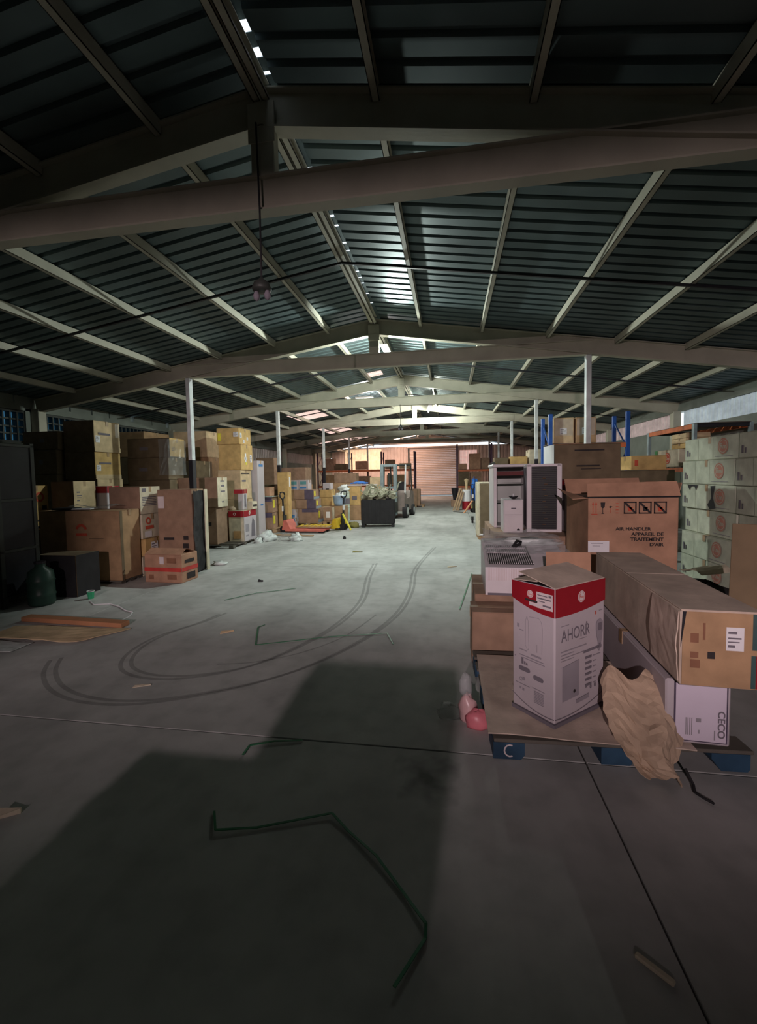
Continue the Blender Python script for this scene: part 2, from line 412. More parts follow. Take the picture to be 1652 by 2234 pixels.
# ------------------------------------------------------------------ lamps
M_TUBE = mat('lit_tube', (1, 1, 1), .4, emit=9, ecol=(.82, .95, 1.0), var=0)
def tube_light(label, x, y, z, rz, L, power, col, sh=True, n=2, group='tube lights'):
    t = thing('tube_light', label, 'lamp', (x, y, z), rz, group)
    B().cbox(-.07, .07, -L/2, L/2, .03, .08, .01).build('housing', M_WPLAST, t)
    B().tube([(0, -L/2+.04, 0), (0, L/2-.04, 0)], .02, 10).build('tube', M_TUBE, t)
    for s in (-1, 1):
        B().cbox(-.02, .02, s*(L/2-.03)-.012, s*(L/2-.03)+.012, -.03, .035, .004).build('tube_holder', M_WPLAST, t)
        B().tube([(0, s*L*.35, .07), (0, s*L*.35, max(.1, zs(x)-z-.12))], .006, 6).build('hanger_wire', M_DARKM, t)
    for i in range(n):
        ld = bpy.data.lights.new('tube_glow', 'POINT'); ld.energy = power; ld.color = col; ld.shadow_soft_size = .05
        lo = bpy.data.objects.new('tube_glow', ld); COL.objects.link(lo); lo.parent = t
        lo.location = (0, -L*.28 if n == 1 else (i-(n-1)/2)*L*.62, -.045)
    return t
COOL = (.90, 1.0, .93); COOLG = (.92, 1.0, .90)
tube_light('bright bluish tube light hanging along the ridge behind the second roof frame', -1.26, 9.35, 4.12, 0, 1.3, P_TUBE, COOL, n=1)
tube_light('short tube standing in for a reflection on the left roof slope beyond the third frame', -2.75, 14.3, 4.12, math.pi/2, .6, P_TUBE*.5, (1, .92, .9), n=1)  # added tube, stands in for a lamp's reflection on the roof sheet
tube_light('lit tube light right of the ridge near the fourth frame', -.75, 17.0, 4.10, .1, 1.3, P_TUBE*.4, COOLG)
def pendant(label, x, y, ztop, zl):
    t = thing('pendant_lamp', label, 'lamp', (x, y, zl), 0, 'pendant lamps')
    B().tube([(0, 0, .1), (.004, 0, (ztop-zl)*.5), (-.006, 0, ztop-zl)], .008, 6).build('cord', M_RUB, t)
    B().lathe([(.01, .14), (.02, .12), (.06, .09), (.075, .05), (.07, .03), (.02, .025)], n=14).build('lamp_holder', M_DARKM, t, smooth=True)
    for s in (-1, 1):
        g = B().lathe([(.004, -.045), (.022, -.03), (.028, -.005), (.018, .02), (.014, .04)], (s*.045, 0, 0), 10)
        g.build('bulb', M_GREY, t, smooth=True)
pendant('unlit twin-bulb pendant lamp hanging on a long cord from the nearest frame', -1.438, 3.32, 4.32, 3.03)
pendant('small unlit pendant lamp hanging from the third roof frame', -1.448, 13.2, 3.72, 3.0)
# floodlight and mast, added unseen to stand in for the light from behind
FL = Vector((-.8, -5.5, 3.1))
t = thing('stand_in_floodlight', 'floodlight on a mast, added unseen behind the photographer', 'lamp', (FL.x, FL.y-.25, 0))
B().tube([(0, 0, .02), (0, 0, 3.1)], .03, 10).build('mast', M_DARKM, t)
B().cbox(-.35, .35, -.35, .35, 0, .03, .01).build('base_plate', M_DARKM, t)
B().cbox(-.17, .17, -.02, .10, 2.95, 3.25, .02).build('lamp_head', M_DARKM, t)
B().prism([(.1, 3.16), (.85, 3.074), (.85, 3.084), (.1, 3.17)], 0, -.4, .4).build('added_visor', M_DARKM, t)  # plates added to keep the beam off roof, near floor and left cartons
B().cbox(-.4, .4, .1, .75, 2.858, 2.868, .002).build('added_lower_visor', M_DARKM, t)
for s_ in (-.24, .4): B().cbox(s_-.004, s_+.004, .1, .85, 2.75, 3.07, .001).build('added_cheek_plate', M_DARKM, t)
ld = bpy.data.lights.new('flood_beam', 'SPOT'); ld.energy = P_FLOOD; ld.color = (1.0, .77, .80); ld.shadow_soft_size = .045
ld.spot_size = math.radians(88); ld.spot_blend = .75
lo = bpy.data.objects.new('flood_beam', ld); COL.objects.link(lo); lo.parent = t; lo.location = (0, .25, 3.05)
dirv = Vector((-.1, 6.0, .9)) - FL
lo.rotation_euler = dirv.to_track_quat('-Z', 'Y').to_euler()

# ------------------------------------------------------------------ cartons
class Carton:
    def __init__(s, label, x0, x1, y0, y1, z0, z1, tone='kraft', rz=0., cat='box', name='shipping_carton', group=None, flaps=True, tape=True, bulge=True, taper=None):
        s.w, s.d, s.h = x1-x0, y1-y0, z1-z0
        s.root = thing(name, label, cat, ((x0+x1)/2, (y0+y1)/2, z0), rz, group)
        m = KR[tone]; w, d, h = s.w/2, s.d/2, s.h
        ft = .005 if flaps else 0
        b = B().cbox(-w, w, -d, d, .0, h-ft, min(.008, h*.1))
        rr = random.Random(hash((round(x0, 2), round(y0, 2), round(z0, 2))) & 0xffff)
        j = [(rr.uniform(-.006, .006), rr.uniform(-.006, .006)) for _ in range(4)]
        if bulge: b.v = [(x+j[(x > 0)+2*(y > 0)][0]*(z > h/2), y+j[(x > 0)+2*(y > 0)][1]*(z > h/2), z) for x, y, z in b.v]
        b.build('body', m, s.root)
        s.top = h
        if flaps:
            g = .003
            B().cbox(-w+.002, w-.002, -d+.002, -g, h-ft, h, .0015).build('flap', m, s.root)
            B().cbox(-w+.002, w-.002, g, d-.002, h-ft, h, .0015).build('flap', m, s.root)
        if tape:
            e = .0012; tw = min(.03, d*.3); dn = min(.09, h*.4)
            b = B().box(-w-e, w+e, -tw, tw, h, h+e); b.box(-w-e-.006, -w-.004, -tw, tw, h-dn, h+e); b.box(w+.004, w+e+.006, -tw, tw, h-dn, h+e)
            b.build('tape', M_TAPE, s.root); s.top = h+e
    def frame(s, face):
        w, d, h = s.w/2, s.d/2, s.h
        return {'F': (Vector((-w, -d, 0)), Vector((1, 0, 0)), Vector((0, 0, 1)), Vector((0, -1, 0)), s.w, h),
                'R': (Vector((w, -d, 0)), Vector((0, 1, 0)), Vector((0, 0, 1)), Vector((1, 0, 0)), s.d, h),
                'L': (Vector((-w, d, 0)), Vector((0, -1, 0)), Vector((0, 0, 1)), Vector((-1, 0, 0)), s.d, h),
                'T': (Vector((-w, -d, h)), Vector((1, 0, 0)), Vector((0, 1, 0)), Vector((0, 0, 1)), s.w, s.d)}[face]
    def poly(s, face, pts, m, name='print', off=.007, label=None):
        # pts: list of polygons with (u,v) as fractions of the face
        o, u, v, n, fw, fh = s.frame(face)
        pl = pts if isinstance(pts[0][0], (tuple, list)) else [pts]
        b = B()
        for p in pl:
            b.add([o+u*(a*fw)+v*(c*fh)+n*off for a, c in p], [tuple(range(len(p)))])
        q = b.build(name, m, s.root)
        if label: q['label'] = label
        return q
    def rect(s, face, u0, u1, v0, v1, m, name='print', off=.007):
        return s.poly(face, [(u0, v0), (u1, v0), (u1, v1), (u0, v1)], m, name, off)
    def rects(s, face, L, m, name='print', off=.0072):
        return s.poly(face, [[(a, c), (b_, c), (b_, e), (a, e)] for a, b_, c, e in L], m, name, off)
    def label_(s, face, u0, u1, v0, v1, m=None):
        s.rect(face, u0, u1, v0, v1, m or M_LAB, 'label_sticker', .0068)
        du, dv = u1-u0, v1-v0
        s.rects(face, [(u0+du*.1, u0+du*.6, v1-dv*.28, v1-dv*.18), (u0+du*.1, u0+du*.85, v1-dv*.5, v1-dv*.43), (u0+du*.1, u0+du*.75, v1-dv*.65, v1-dv*.6), (u0+du*.1, u0+du*.5, v1-dv*.86, v1-dv*.76)], M_GREY, 'printed_lines', .0076)
    def ring(s, face, cu, cv, r, m, r2=.0, n=20, name='round_logo', off=.0074, arc=(0, 2*math.pi)):
        o, u, v, nn, fw, fh = s.frame(face)
        c = o+u*(cu*fw)+v*(cv*fh)+nn*off; b = B(); full = abs(arc[1]-arc[0]-2*math.pi) < 1e-6
        k = n+1
        P = [arc[0]+(arc[1]-arc[0])*i/n for i in range(k)]
        if r2 <= 0: b.add([c+u*math.cos(a)*r+v*math.sin(a)*r for a in P[:-1]], [tuple(range(n))])
        else:
            b.add([c+u*math.cos(a)*r+v*math.sin(a)*r for a in P]+[c+u*math.cos(a)*r2+v*math.sin(a)*r2 for a in P], [(i, i+1, k+i+1, k+i) for i in range(n)])
        return b.build(name, m, s.root)
    def logo(s, face, cu, cv, r, m, m2):
        s.ring(face, cu, cv, r, m, 0)
        s.ring(face, cu, cv, r*.82, m2, r*.74, name='logo_line', off=.0082)
        o, u, v, nn, fw, fh = s.frame(face)
        # small lettering-like strokes inside the emblem
        b = B(); c = o+u*(cu*fw)+v*(cv*fh)+nn*.0082
        def st(x0, y0, x1, y1, t=.07):
            d = Vector((x1-x0, y1-y0)).normalized(); p = Vector((-d.y, d.x))*t/2
            b.add([c+(u*(x+sx*p.x)+v*(y_+sx*p.y))*r for x, y_, sx in ((x0, y0, -1), (x1, y1, -1), (x1, y1, 1), (x0, y0, 1))], [(0, 1, 2, 3)])
        for q in ((-.5, -.3, -.5, .35), (-.5, .35, -.2, .3), (-.2, .3, -.25, .05), (-.5, .05, -.25, .05), (-.35, .05, -.15, -.3), (0, -.3, 0, .05), (0, .05, .2, .05), (.2, .05, .2, -.3), (.35, -.3, .35, .05), (.35, .05, .55, .0), (.55, 0, .55, -.3)): st(*q, .1)
        b.build('logo_strokes', m2, s.root)
    def text(s, face, txt, u0, v0, size, m, name='lettering', off=.0078, rot=0., sx=1., align='LEFT', bold=0.):
        o, u, v, nn, fw, fh = s.frame(face)
        c = bpy.data.curves.new('t', 'FONT'); c.body = txt; c.size = size; c.align_x = align; c.offset = bold
        to = bpy.data.objects.new('t', c); COL.objects.link(to)
        me = bpy.data.meshes.new_from_object(to); bpy.data.objects.remove(to)
        base = o+u*(u0*fw)+v*(v0*fh)+nn*off; cr, sr = math.cos(rot), math.sin(rot)
        for p in me.vertices:
            x, y_ = p.co.x*sx, p.co.y
            p.co = base+u*(x*cr-y_*sr)+v*(x*sr+y_*cr)
        me.name = name; me.materials.clear()
        return link(name, me, m, s.root)
# ---END-PART-1---
PI = math.pi
def blob(name, m, parent, loc, sx, sy, sz, seed, amp=.25, n=14, k=10, rot=(0, 0, 0), flat=True):
    # closed crumpled lump
    rr = random.Random(seed); v = []; f = []
    ph = [(rr.uniform(1, 4), rr.uniform(1, 4), rr.uniform(0, 6), rr.uniform(0, 6)) for _ in range(4)]
    for i in range(k+1):
        th = PI*i/k
        for j in range(n):
            a = 2*PI*j/n
            q = 1+amp*sum(math.sin(p[0]*a*1.0+p[2]+p[1]*th*2)*.3 for p in ph)+rr.uniform(-amp, amp)*.35
            x, y, z = math.sin(th)*math.cos(a)*q*sx, math.sin(th)*math.sin(a)*q*sy, math.cos(th)*q*sz
            if flat: z = max(z, -sz*.55)
            v.append((x, y, z))
    for i in range(k):
        for j in range(n): f.append((i*n+j, (i+1)*n+j, (i+1)*n+(j+1) % n, i*n+(j+1) % n))
    z0 = min(p[2] for p in v); v = [(x, y, z-z0) for x, y, z in v]
    return link(name, mesh(name, v, f, True), m, parent, loc, rot)
def crumple(name, m, parent, fn, nu, nv, amp, seed, th=.004):
    # sheet following fn(u,v)->Vector, roughened, with thickness
    rr = random.Random(seed); v = []; f = []
    for i in range(nu+1):
        for j in range(nv+1):
            p = Vector(fn(i/nu, j/nv)); p += Vector((rr.uniform(-amp, amp), rr.uniform(-amp, amp), rr.uniform(-amp, amp)*.8)); v.append(p)
    for i in range(nu):
        for j in range(nv):
            a = i*(nv+1)+j; f.append((a, a+1, a+nv+2, a+nv+1))
    o = link(name, mesh(name, v, f), m, parent)
    md = o.modifiers.new('thickness', 'SOLIDIFY'); md.thickness = th; md.offset = 0
    return o
def plank(label, p, q, w, h, m, cat='plank', name='plank', group=None):
    p = Vector(p); q = Vector(q)
    d = (q-p); L = d.length; d.normalize(); r = d.cross(Vector((0, 0, 1)))
    if r.length < .05: r = d.cross(Vector((0, 1, 0)))
    r.normalize(); u = r.cross(d)
    o = B().cbox(-w/2, w/2, 0, L, -h/2, h/2, .004).build(name, m)
    o.matrix_world = Matrix(((r.x, d.x, u.x, p.x), (r.y, d.y, u.y, p.y), (r.z, d.z, u.z, p.z), (0, 0, 0, 1)))
    return tag(o, label, cat, group)
def pallet(label, cx, cy, w, d, h, rz, block=M_WOOD, board=M_WOOD, z=0., name='wooden_pallet', group='pallets'):
    t = thing(name, label, 'pallet', (cx, cy, z), rz, group)
    bt = .016; bh = h-2*bt
    for i in range(3):
        for j in range(3):
            x = (-w/2+.06, 0, w/2-.06)[i]; y = (-d/2+.06, 0, d/2-.06)[j]
            B().cbox(x-.06, x+.06, y-.06, y+.06, .0, bh, .012).build('block', block, t)
    for i in range(3):
        x = (-w/2+.06, 0, w/2-.06)[i]
        B().cbox(x-.05, x+.05, -d/2, d/2, bh, bh+bt, .002).build('stringer_board', board, t)
    n = 6
    for k in range(n):
        y = -d/2+.05+(d-.1)*k/(n-1)
        B().cbox(-w/2, w/2, y-.048, y+.048, bh+bt, h, .002).build('deck_board', board, t)
    return t

# ---- right foreground pallet
pt = thing('wooden_pallet', 'pallet with blue painted blocks under the red and white carton', 'pallet', (.86, 3.06, 0), .045, 'pallets')
for i, x in enumerate((-.575, 0, .575)):
    for j, y in enumerate((-.50, 0, .50)):
        x0, x1 = x-.085, x+.085
        pr = [(x0, .005), (x1-.02, .005), (x1, .03), (x1, .1), (x0, .1)] if x < .3 else [(x0+.03, .005), (x1-.012, .005), (x1, .02), (x1, .1), (x0-.02, .1), (x0-.02, .07)]
        B().prism(pr, 1, y-.09, y+.09).build('block', M_BLUEP, pt)
for x in (-.575, 0, .575): B().cbox(x-.06, x+.06, -.59, .59, .1, .115, .002).build('stringer_board', M_WOODD, pt)
for k in range(6):
    y = -.545+1.09*k/5
    B().cbox(-.66, .66, y-.07, y+.07, .115, .135, .003).build('deck_board', M_WOODD, pt)
# white paint mark on the front left block
b = B()
for a0 in range(8):
    a = PI*.35+a0*PI*1.3/8; a1 = PI*.35+(a0+1)*PI*1.3/8
    b.add([(-.57+r_*math.cos(q), -.5915, .055+r_*1.1*math.sin(q)) for q, r_ in ((a, .026), (a1, .026), (a1, .034), (a, .034))], [(0, 1, 2, 3)])
b.build('painted_mark', M_PALE, pt)
cs = crumple('cardboard_sheet', KR['faded'], None, lambda u, v: (.20+1.05*u, 2.44+1.08*v-.02*u, .150+.004*math.sin(9*u)), 10, 10, .002, 3, .006)
tag(cs, 'flat tan cardboard sheet lying on the blue-blocked pallet', 'cardboard sheet')

# ---- main red and white carton
a = math.radians(41.0); cF = Vector((.569, 2.515)); rd = Vector((math.cos(a), math.sin(a))); ldv = Vector((-math.sin(a), math.cos(a)))
Wc, Dc, Hc = .475, .30, .775
cc = cF+rd*Wc/2+ldv*Dc/2
c = Carton('tall white carton with red top band, lettered in thin capitals, open on top', cc.x-Wc/2, cc.x+Wc/2, cc.y-Dc/2, cc.y+Dc/2, .178, .178+Hc, 'white', a, flaps=False, tape=False, bulge=False, name='appliance_carton')
def band(face, vL, vM, vR, top=1.0, m=M_REDP, n=14, name='red_band', off=.004, th=None):
    P = []
    for i in range(n+1):
        u = i/n; P.append((u, vL*(1-u)**2*1+2*u*(1-u)*vM+vR*u*u))
    if th is None: return c.poly(face, P+[(1, top), (0, top)], m, name, off)
    return c.poly(face, [[P[i], P[i+1], (P[i+1][0], P[i+1][1]+th), (P[i][0], P[i][1]+th)] for i in range(n)], m, name, off)
band('L', .865, .785, .79); band('F', .79, .775, .83)
band('L', .105, -.0, .035, m=M_GREY, name='curved_line', off=.0045, th=.006); band('F', .035, .0, .105, m=M_GREY, name='curved_line', off=.0045, th=.006)
B().box(-Wc/2-.003, Wc/2+.003, -Dc/2-.003, Dc/2+.003, -.022, .0).build('grey_base_tray', M_GREY, c.root)
c.logo('L', .46, .925, .022, M_PALE, M_REDINK); c.logo('F', .49, .905, .034, M_PALE, M_REDINK)
c.rect('L', .60, .97, .835, .955, M_PALE, 'label_sticker', .0062)
c.rects('L', [(.63, .85, .93, .937), (.63, .93, .905, .915), (.66, .8, .885, .892), (.75, .93, .855, .868), (.88, .94, .93, .945)], M_GREY, 'printed_lines')
c.rects('L', [(.34, .63, .868, .884)], M_INK, 'black_bar'); c.rects('L', [(.44, .63, .84, .866)], M_PALE, 'sticker')
# line drawing of the appliance on the left face
def strokes(face, segs, t, m, name):
    o, u, v, n, fw, fh = c.frame(face); pl = []
    for x0, y0, x1, y1 in segs:
        d = Vector(((x1-x0)*fw, (y1-y0)*fh)); d.normalize(); p = Vector((-d.y, d.x))*t/2
        pl.append([(x0-p.x/fw, y0-p.y/fh), (x1-p.x/fw, y1-p.y/fh), (x1+p.x/fw, y1+p.y/fh), (x0+p.x/fw, y0+p.y/fh)])
    c.poly(face, pl, m, name, .0062)
strokes('L', [(.35, .71, .34, .52), (.35, .71, .38, .745), (.38, .745, .41, .71), (.41, .71, .43, .50), (.34, .52, .40, .48), (.40, .48, .43, .50), (.43, .745, .66, .755), (.66, .755, .72, .73), (.72, .73, .745, .68), (.745, .68, .73, .49), (.62, .55, .62, .49)], .0028, M_LGREY, 'appliance_drawing')
c.rects('L', [(.2, .38, .468, .475), (.48, .72, .452, .466), (.2, .78, .425, .432), (.3, .8, .408, .414)], M_LGREY, 'printed_lines')
c.rects('L', [(.25, .30, .36, .41), (.31, .35, .36, .385), (.36, .40, .36, .378)], M_GREY, 'bar_chart')
def pill(face, u0, u1, v0, v1, m, name='dark_badge'):
    o, u, v, n, fw, fh = c.frame(face); r = (v1-v0)/2; ru = r*fh/fw; P = []
    for k in range(9): t_ = -PI/2+PI*k/8; P.append((u1-ru+ru*math.cos(t_), (v0+v1)/2+r*math.sin(t_)))
    for k in range(9): t_ = PI/2+PI*k/8; P.append((u0+ru+ru*math.cos(t_), (v0+v1)/2+r*math.sin(t_)))
    c.poly(face, P, m, name, .0062)
pill('L', .18, .46, .305, .34, M_GREY); pill('L', .53, .77, .275, .31, M_GREY)
c.ring('L', .24, .235, .012, M_LGREY, .008); c.ring('L', .31, .245, .010, M_LGREY, .0)
c.rects('L', [(.1, .45, .195, .2), (.2, .24, .155, .172), (.27, .32, .15, .168), (.52, .8, .205, .21)], M_LGREY, 'printed_lines')
c.rects('L', [(.55, .78, .1+.012*i, .106+.012*i) for i in range(8)], M_LGREY, 'printed_lines')
c.rects('L', [(.14, .2, .64, .67), (.2, .3, .62, .628), (.08, .11, .4, .41)], M_LGREY, 'printed_marks')
# right face
c.text('F', 'AHORR', .10, .60, .098, M_GREY, sx=.80); c.ring('F', .60, .695, .006, M_GREY, .003, name='degree_mark')
c.rects('F', [(.1, .25, .715, .72), (.45, .6, .58, .584), (.86, .93, .755, .762)], M_LGREY, 'printed_lines'); c.rects('F', [(.78, .80, .735, .762)], M_REDINK, 'small_red_mark')
c.rects('F', [(.1, .6, .522, .530), (.1, .35, .497, .504), (.1, .55, .475, .480), (.1, .35, .455, .46)], M_LGREY, 'printed_lines')
c.poly('F', [(.80, .62), (.80, .66), (.83, .685), (.90, .69), (.945, .665), (.945, .60), (.93, .54), (.915, .50), (.91, .455), (.84, .45), (.845, .5), (.82, .55)], M_LGREY, 'illustration')
c.rects('F', [(.84, .92, .60, .66), (.86, .90, .46, .50)], M_GREY, 'illustration_detail')
c.poly('F', [(.13, .15), (.45, .155), (.45, .43), (.13, .41)], M_LGREY, 'grey_panel_drawing'); c.ring('F', .36, .2, .011, M_INK, 0, name='round_knob_mark')
c.poly('F', [(.54, .46), (.92, .462), (.92, .483), (.54, .478)], M_GREY, 'dark_bar')
c.rects('F', [(.58, .71, .41-.043*i, .428-.043*i) for i in range(6)], M_GREY, 'table_rows')
c.rects('F', [(.74, .9 if i == 0 else .80, .413-.043*i, .42-.043*i) for i in range(6)]+[(.86, .89, .435, .452)], M_LGREY, 'table_values')
for k, ch in enumerate('9000'): c.text('F', ch, .585+.09*k, .165, .034, M_GREY, bold=.001)
c.poly('F', [(.4, .095), (.66, .10), (.66, .135), (.4, .125)], M_LGREY, 'small_print')
# open flaps
def flap(x0, x1, y0, z0, y1, z1, nm='flap', m=KR['faded']):
    B().add([(x0, y0, z0), (x1, y0, z0), (x1, y1, z1), (x0, y1, z1), (x0, y0, z0-.005), (x1, y0, z0-.005), (x1, y1, z1-.005), (x0, y1, z1-.005)], [(0, 1, 2, 3), (7, 6, 5, 4), (0, 4, 5, 1), (1, 5, 6, 2), (2, 6, 7, 3), (3, 7, 4, 0)]).build(nm, m, c.root)
flap(-Wc/2+.004, Wc/2-.002, -Dc/2, Hc+.004, .105, Hc+.058)
flap(-Wc/2+.01, Wc/2-.01, Dc/2, Hc+.004, -.02, Hc+.02)
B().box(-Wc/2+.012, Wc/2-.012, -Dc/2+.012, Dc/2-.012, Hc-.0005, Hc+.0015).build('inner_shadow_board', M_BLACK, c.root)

# ---- brown cartons stacked behind it
c2 = Carton('squashed brown carton lying behind the cardboard sheet at the aisle edge', .17, 1.0, 3.71, 4.04, 0, .44, 'brown', .0)
c2.rect('L', .3, .42, .2, .5, M_LAB, 'label_sticker')
c2 = Carton('brown carton carrying the white grille unit', .22, 1.12, 4.06, 4.86, 0, .50, 'brown', .0)
c2.rect('F', .42, .46, .35, .42, mat('green_dot', (.05, .45, .15), .6), 'green_sticker')
c2 = Carton('open orange-brown carton with one flap standing up behind the red band carton', .73, 1.02, 3.14, 3.47, .165, .80, 'red', -.05, flaps=False, tape=False)
B().cbox(-.16, .16, .0, .006, 0, .20, .002).build('raised_flap', KR['red'], c2.root, loc=(0, .165, .63), rot=(-.15, 0, 0))
# white grille unit wrapped in film
t = thing('air_conditioner_grille', 'white ventilation grille unit wrapped in clear film on a brown carton', 'appliance', (.69, 4.45, .50), -.02)
B().prism([(-.42, 0), (.40, 0), (.40, .40), (-.42, .255)], 0, -.37, .37).build('body', M_WPLAST, t)
sl = math.atan2(.145, .82)
g = thing('grille', '', ''); del g['label']; del g['category']; g.parent = t
B().box(-.34, .06, -.38, .12, -.002, .004).xf(Matrix.Translation((0, 0, .342)) @ Matrix.Rotation(sl, 4, 'X')).build('dark_recess', M_DARKM, g)
for i in range(22):
    x = -.335+.39*i/21
    B().box(x-.003, x+.003, -.38, .12, .004, .014).xf(Matrix.Translation((0, 0, .342)) @ Matrix.Rotation(sl, 4, 'X')).build('grille_bar', M_WPLAST, g)
for y in (-.1, .02): B().box(-.34, .03, y-.008, y+.008, .006, .016).xf(Matrix.Translation((0, 0, .342)) @ Matrix.Rotation(sl, 4, 'X')).build('cross_bar', M_WPLAST, g)
for i in range(30):
    x = -.345+.42*i/29
    B().box(x-.003, x+.003, -.426, -.418, .135, .245).build('front_slat', M_PALE, g)
B().box(-.35, .36, -.425, -.41, -.0, .02).build('grey_sill', M_GREY, t)
film = crumple('film_wrap', M_FILM, t, lambda u, v: (-.36+.78*u, -.15+.62*v, .345+.145/.82*(-.15+.62*v)+.02+.03*math.sin(7*u+3*v)*v+.05*v*(1-u)), 16, 12, .012, 5, .002)
fr_ = blob('rolled_film', mat('white_film', (.62, .68, .66), .35, var=.3, scale=9), t, (.02, .24, .36), .36, .09, .045, 77, .3, 30, 10)
B().tube([(-.08, .02, .37), (-.03, .1, .42), (.02, .16, .40), (.0, .08, .39), (-.06, .03, .375)], .014, 6).build('black_cable', M_RUB, t)

# big brown case and things standing on it
c2 = Carton('long low brown case carrying the coil unit and small white cabinet', .55, 2.32, 5.52, 7.3, 0, .83, 'brown', 0)
c2.text('F', 'FL', .5, .45, .12, M_INK); c2.rects('F', [(.50, .57, .36, .40), (.60, .66, .2, .24)], M_INK, 'printed_marks')
t = thing('small_cabinet', 'small pinkish white cabinet on the low brown case', 'cabinet', (.81, 6.03, .83), .0)
B().cbox(-.125, .125, -.17, .17, 0, .43, .006).build('body', M_WPLAST, t)
B().cbox(-.115, .115, -.182, -.17, .235, .42, .004).build('upper_door', M_WPLAST, t)
B().cbox(-.115, .115, -.182, -.17, .01, .225, .004).build('lower_door', M_WPLAST, t)
B().cbox(-.03, .03, -.186, -.182, .31, .325, .001).build('badge', M_GREY, t)
blob('dark_smudge_cap', M_RUB, t, (.06, -.19, .03), .02, .008, .015, 4, .3)
t = thing('bowl', 'black bowl with a white knob on the small white cabinet', 'bowl', (.83, 6.0, 1.262))
B().lathe([(.02, 0), (.03, .004), (.06, .03), (.062, .036), (.05, .032), (.02, .012)], n=16).build('bowl_body', M_RUB, t, smooth=True)
B().lathe([(.008, .012), (.012, .03), (.012, .06), (.006, .07)], n=10).build('knob', M_LAB, t, smooth=True)
t = thing('condenser_coil_unit', 'white-framed condenser unit with black finned coil on the low brown case', 'appliance', (1.215, 6.12, .83), -.06)
for x in (-.185, .185): B().cbox(x-.03, x+.03, -.2, .2, 0, .88, .006).build('side_post', M_WPLAST, t)
B().cbox(-.155, .155, -.2, .2, 0, .035, .004).build('bottom_rail', M_WPLAST, t)
B().cbox(-.21, .21, -.2, .2, .85, .885, .004).build('top_cover', M_WPLAST, t)
B().box(-.155, .155, -.15, .15, .035, .85).build('dark_core', M_BLACK, t)
for i in range(34):
    z = .05+.79*i/33
    B().box(-.155, .155, -.18, -.15, z-.004, z+.004).build('coil_fin', M_DARKM, t)
B().box(-.218, -.214, -.17, .17, .06, .84).build('dark_side_panel', M_GREY, t)
for i in range(9): B().tube([(-.02+.02*(i % 2), -.19, .1+.075*i), (.02+.02*(i % 2), -.19, .1+.075*i)], .006, 6).build('return_bend', mat('copper_brown', (.3, .2, .13), .4, metal=.6), t)
t = thing('open_cabinet', 'white open-fronted metal cabinet behind the small white cabinet', 'cabinet', (.86, 6.68, .83), .03)
for x in (-.23, .23): B().cbox(x-.022, x+.022, -.26, .26, 0, .86, .006).build('side_panel', M_WPLAST, t)
B().cbox(-.27, .26, -.3, .27, .86, .90, .01).build('top_panel', M_WPLAST, t)
B().box(-.21, .21, .2, .25, 0, .86).build('back_panel', M_GALV, t)
B().cbox(-.21, .21, -.24, .2, .0, .03, .004).build('bottom_panel', M_GALV, t)
for z in (.35, .62): B().box(-.21, .21, -.1, .2, z, z+.012).build('shelf', M_GALV, t)
B().box(-.2, .2, -.2, .1, .74, .80).build('dark_red_tray', mat('dark_red', (.14, .03, .03), .6), t)
c2 = Carton('white carton with crimson top band beside the coil unit', 1.46, 1.88, 5.95, 6.42, .83, 1.50, 'white', .02, name='appliance_carton')
c2.rect('F', 0, 1, .83, 1, M_REDP, 'red_band'); c2.rect('L', 0, 1, .83, 1, M_REDP, 'red_band'); c2.rect('T', 0, 1, 0, 1, M_REDP, 'red_top'); c2.logo('F', .55, .91, .03, M_PALE, M_REDINK)
c2.rects('F', [(.1, .5, .89, .93)], M_PALE, 'printed_name'); c2.rects('F', [(.3, .8, .3+.03*i, .31+.03*i) for i in range(6)]+[(.4, .9, .55, .58)], M_LGREY, 'printed_lines')
Carton('plain brown carton supporting the dark olive carton', 1.5, 2.3, 6.62, 7.2, .83, 1.5, 'brown', 0)
c2 = Carton('big dark olive carton with faint black printing on top of the right stack', 1.47, 2.36, 6.6, 7.22, 1.5, 2.0, 'dark', .03)
c2.rects('F', [(.3, .75, .80, .84), (.33, .68, .36, .40), (.4, .7, .28, .30)], M_INK, 'faint_printing'); c2.rect('L', .0, 1, 0, 1, M_LAB, 'white_side_sheet', .009)
# ---- air handler carton
c = Carton('tall brown air handler carton with prohibition pictograms and open lid flaps', 1.32, 2.12, 4.5, 5.3, .10, 1.35, 'red', 0, flaps=False, tape=False)
pallet('low pallet under the air handler carton', 1.72, 4.9, .9, .84, .10, 0, M_WOODD, M_WOODD)
B().prism([(-.02, .0), (.82, .0), (.82, .006), (-.02, .006)], 0, -.40, .41).build('inner_board', M_BLACK, c.root, loc=(0, -.4, 1.25))  # black sheet stands for the shade inside the open carton
def lidflap(nm, pts, th=.006):
    v = [Vector(p) for p in pts]; n = (v[1]-v[0]).cross(v[2]-v[0]).normalized()*th
    B().add(v+[p-n for p in v], [(0, 1, 2, 3), (7, 6, 5, 4), (0, 4, 5, 1), (1, 5, 6, 2), (2, 6, 7, 3), (3, 7, 4, 0)]).build(nm, KR['red'], c.root)
lidflap('front_flap', [(-.41, -.415, 1.262), (.41, -.415, 1.262), (.40, -.36, 1.40), (-.40, -.36, 1.385)])
lidflap('left_flap', [(-.54, -.39, 1.24), (-.40, -.40, 1.25), (-.40, .38, 1.25), (-.52, .34, 1.33)])
lidflap('back_flap', [(.4, .40, 1.25), (-.4, .40, 1.25), (-.4, .50, 1.42), (.4, .50, 1.42)])
lidflap('right_flap', [(.40, .38, 1.25), (.40, -.38, 1.25), (.43, -.38, 1.385), (.43, .38, 1.385)])
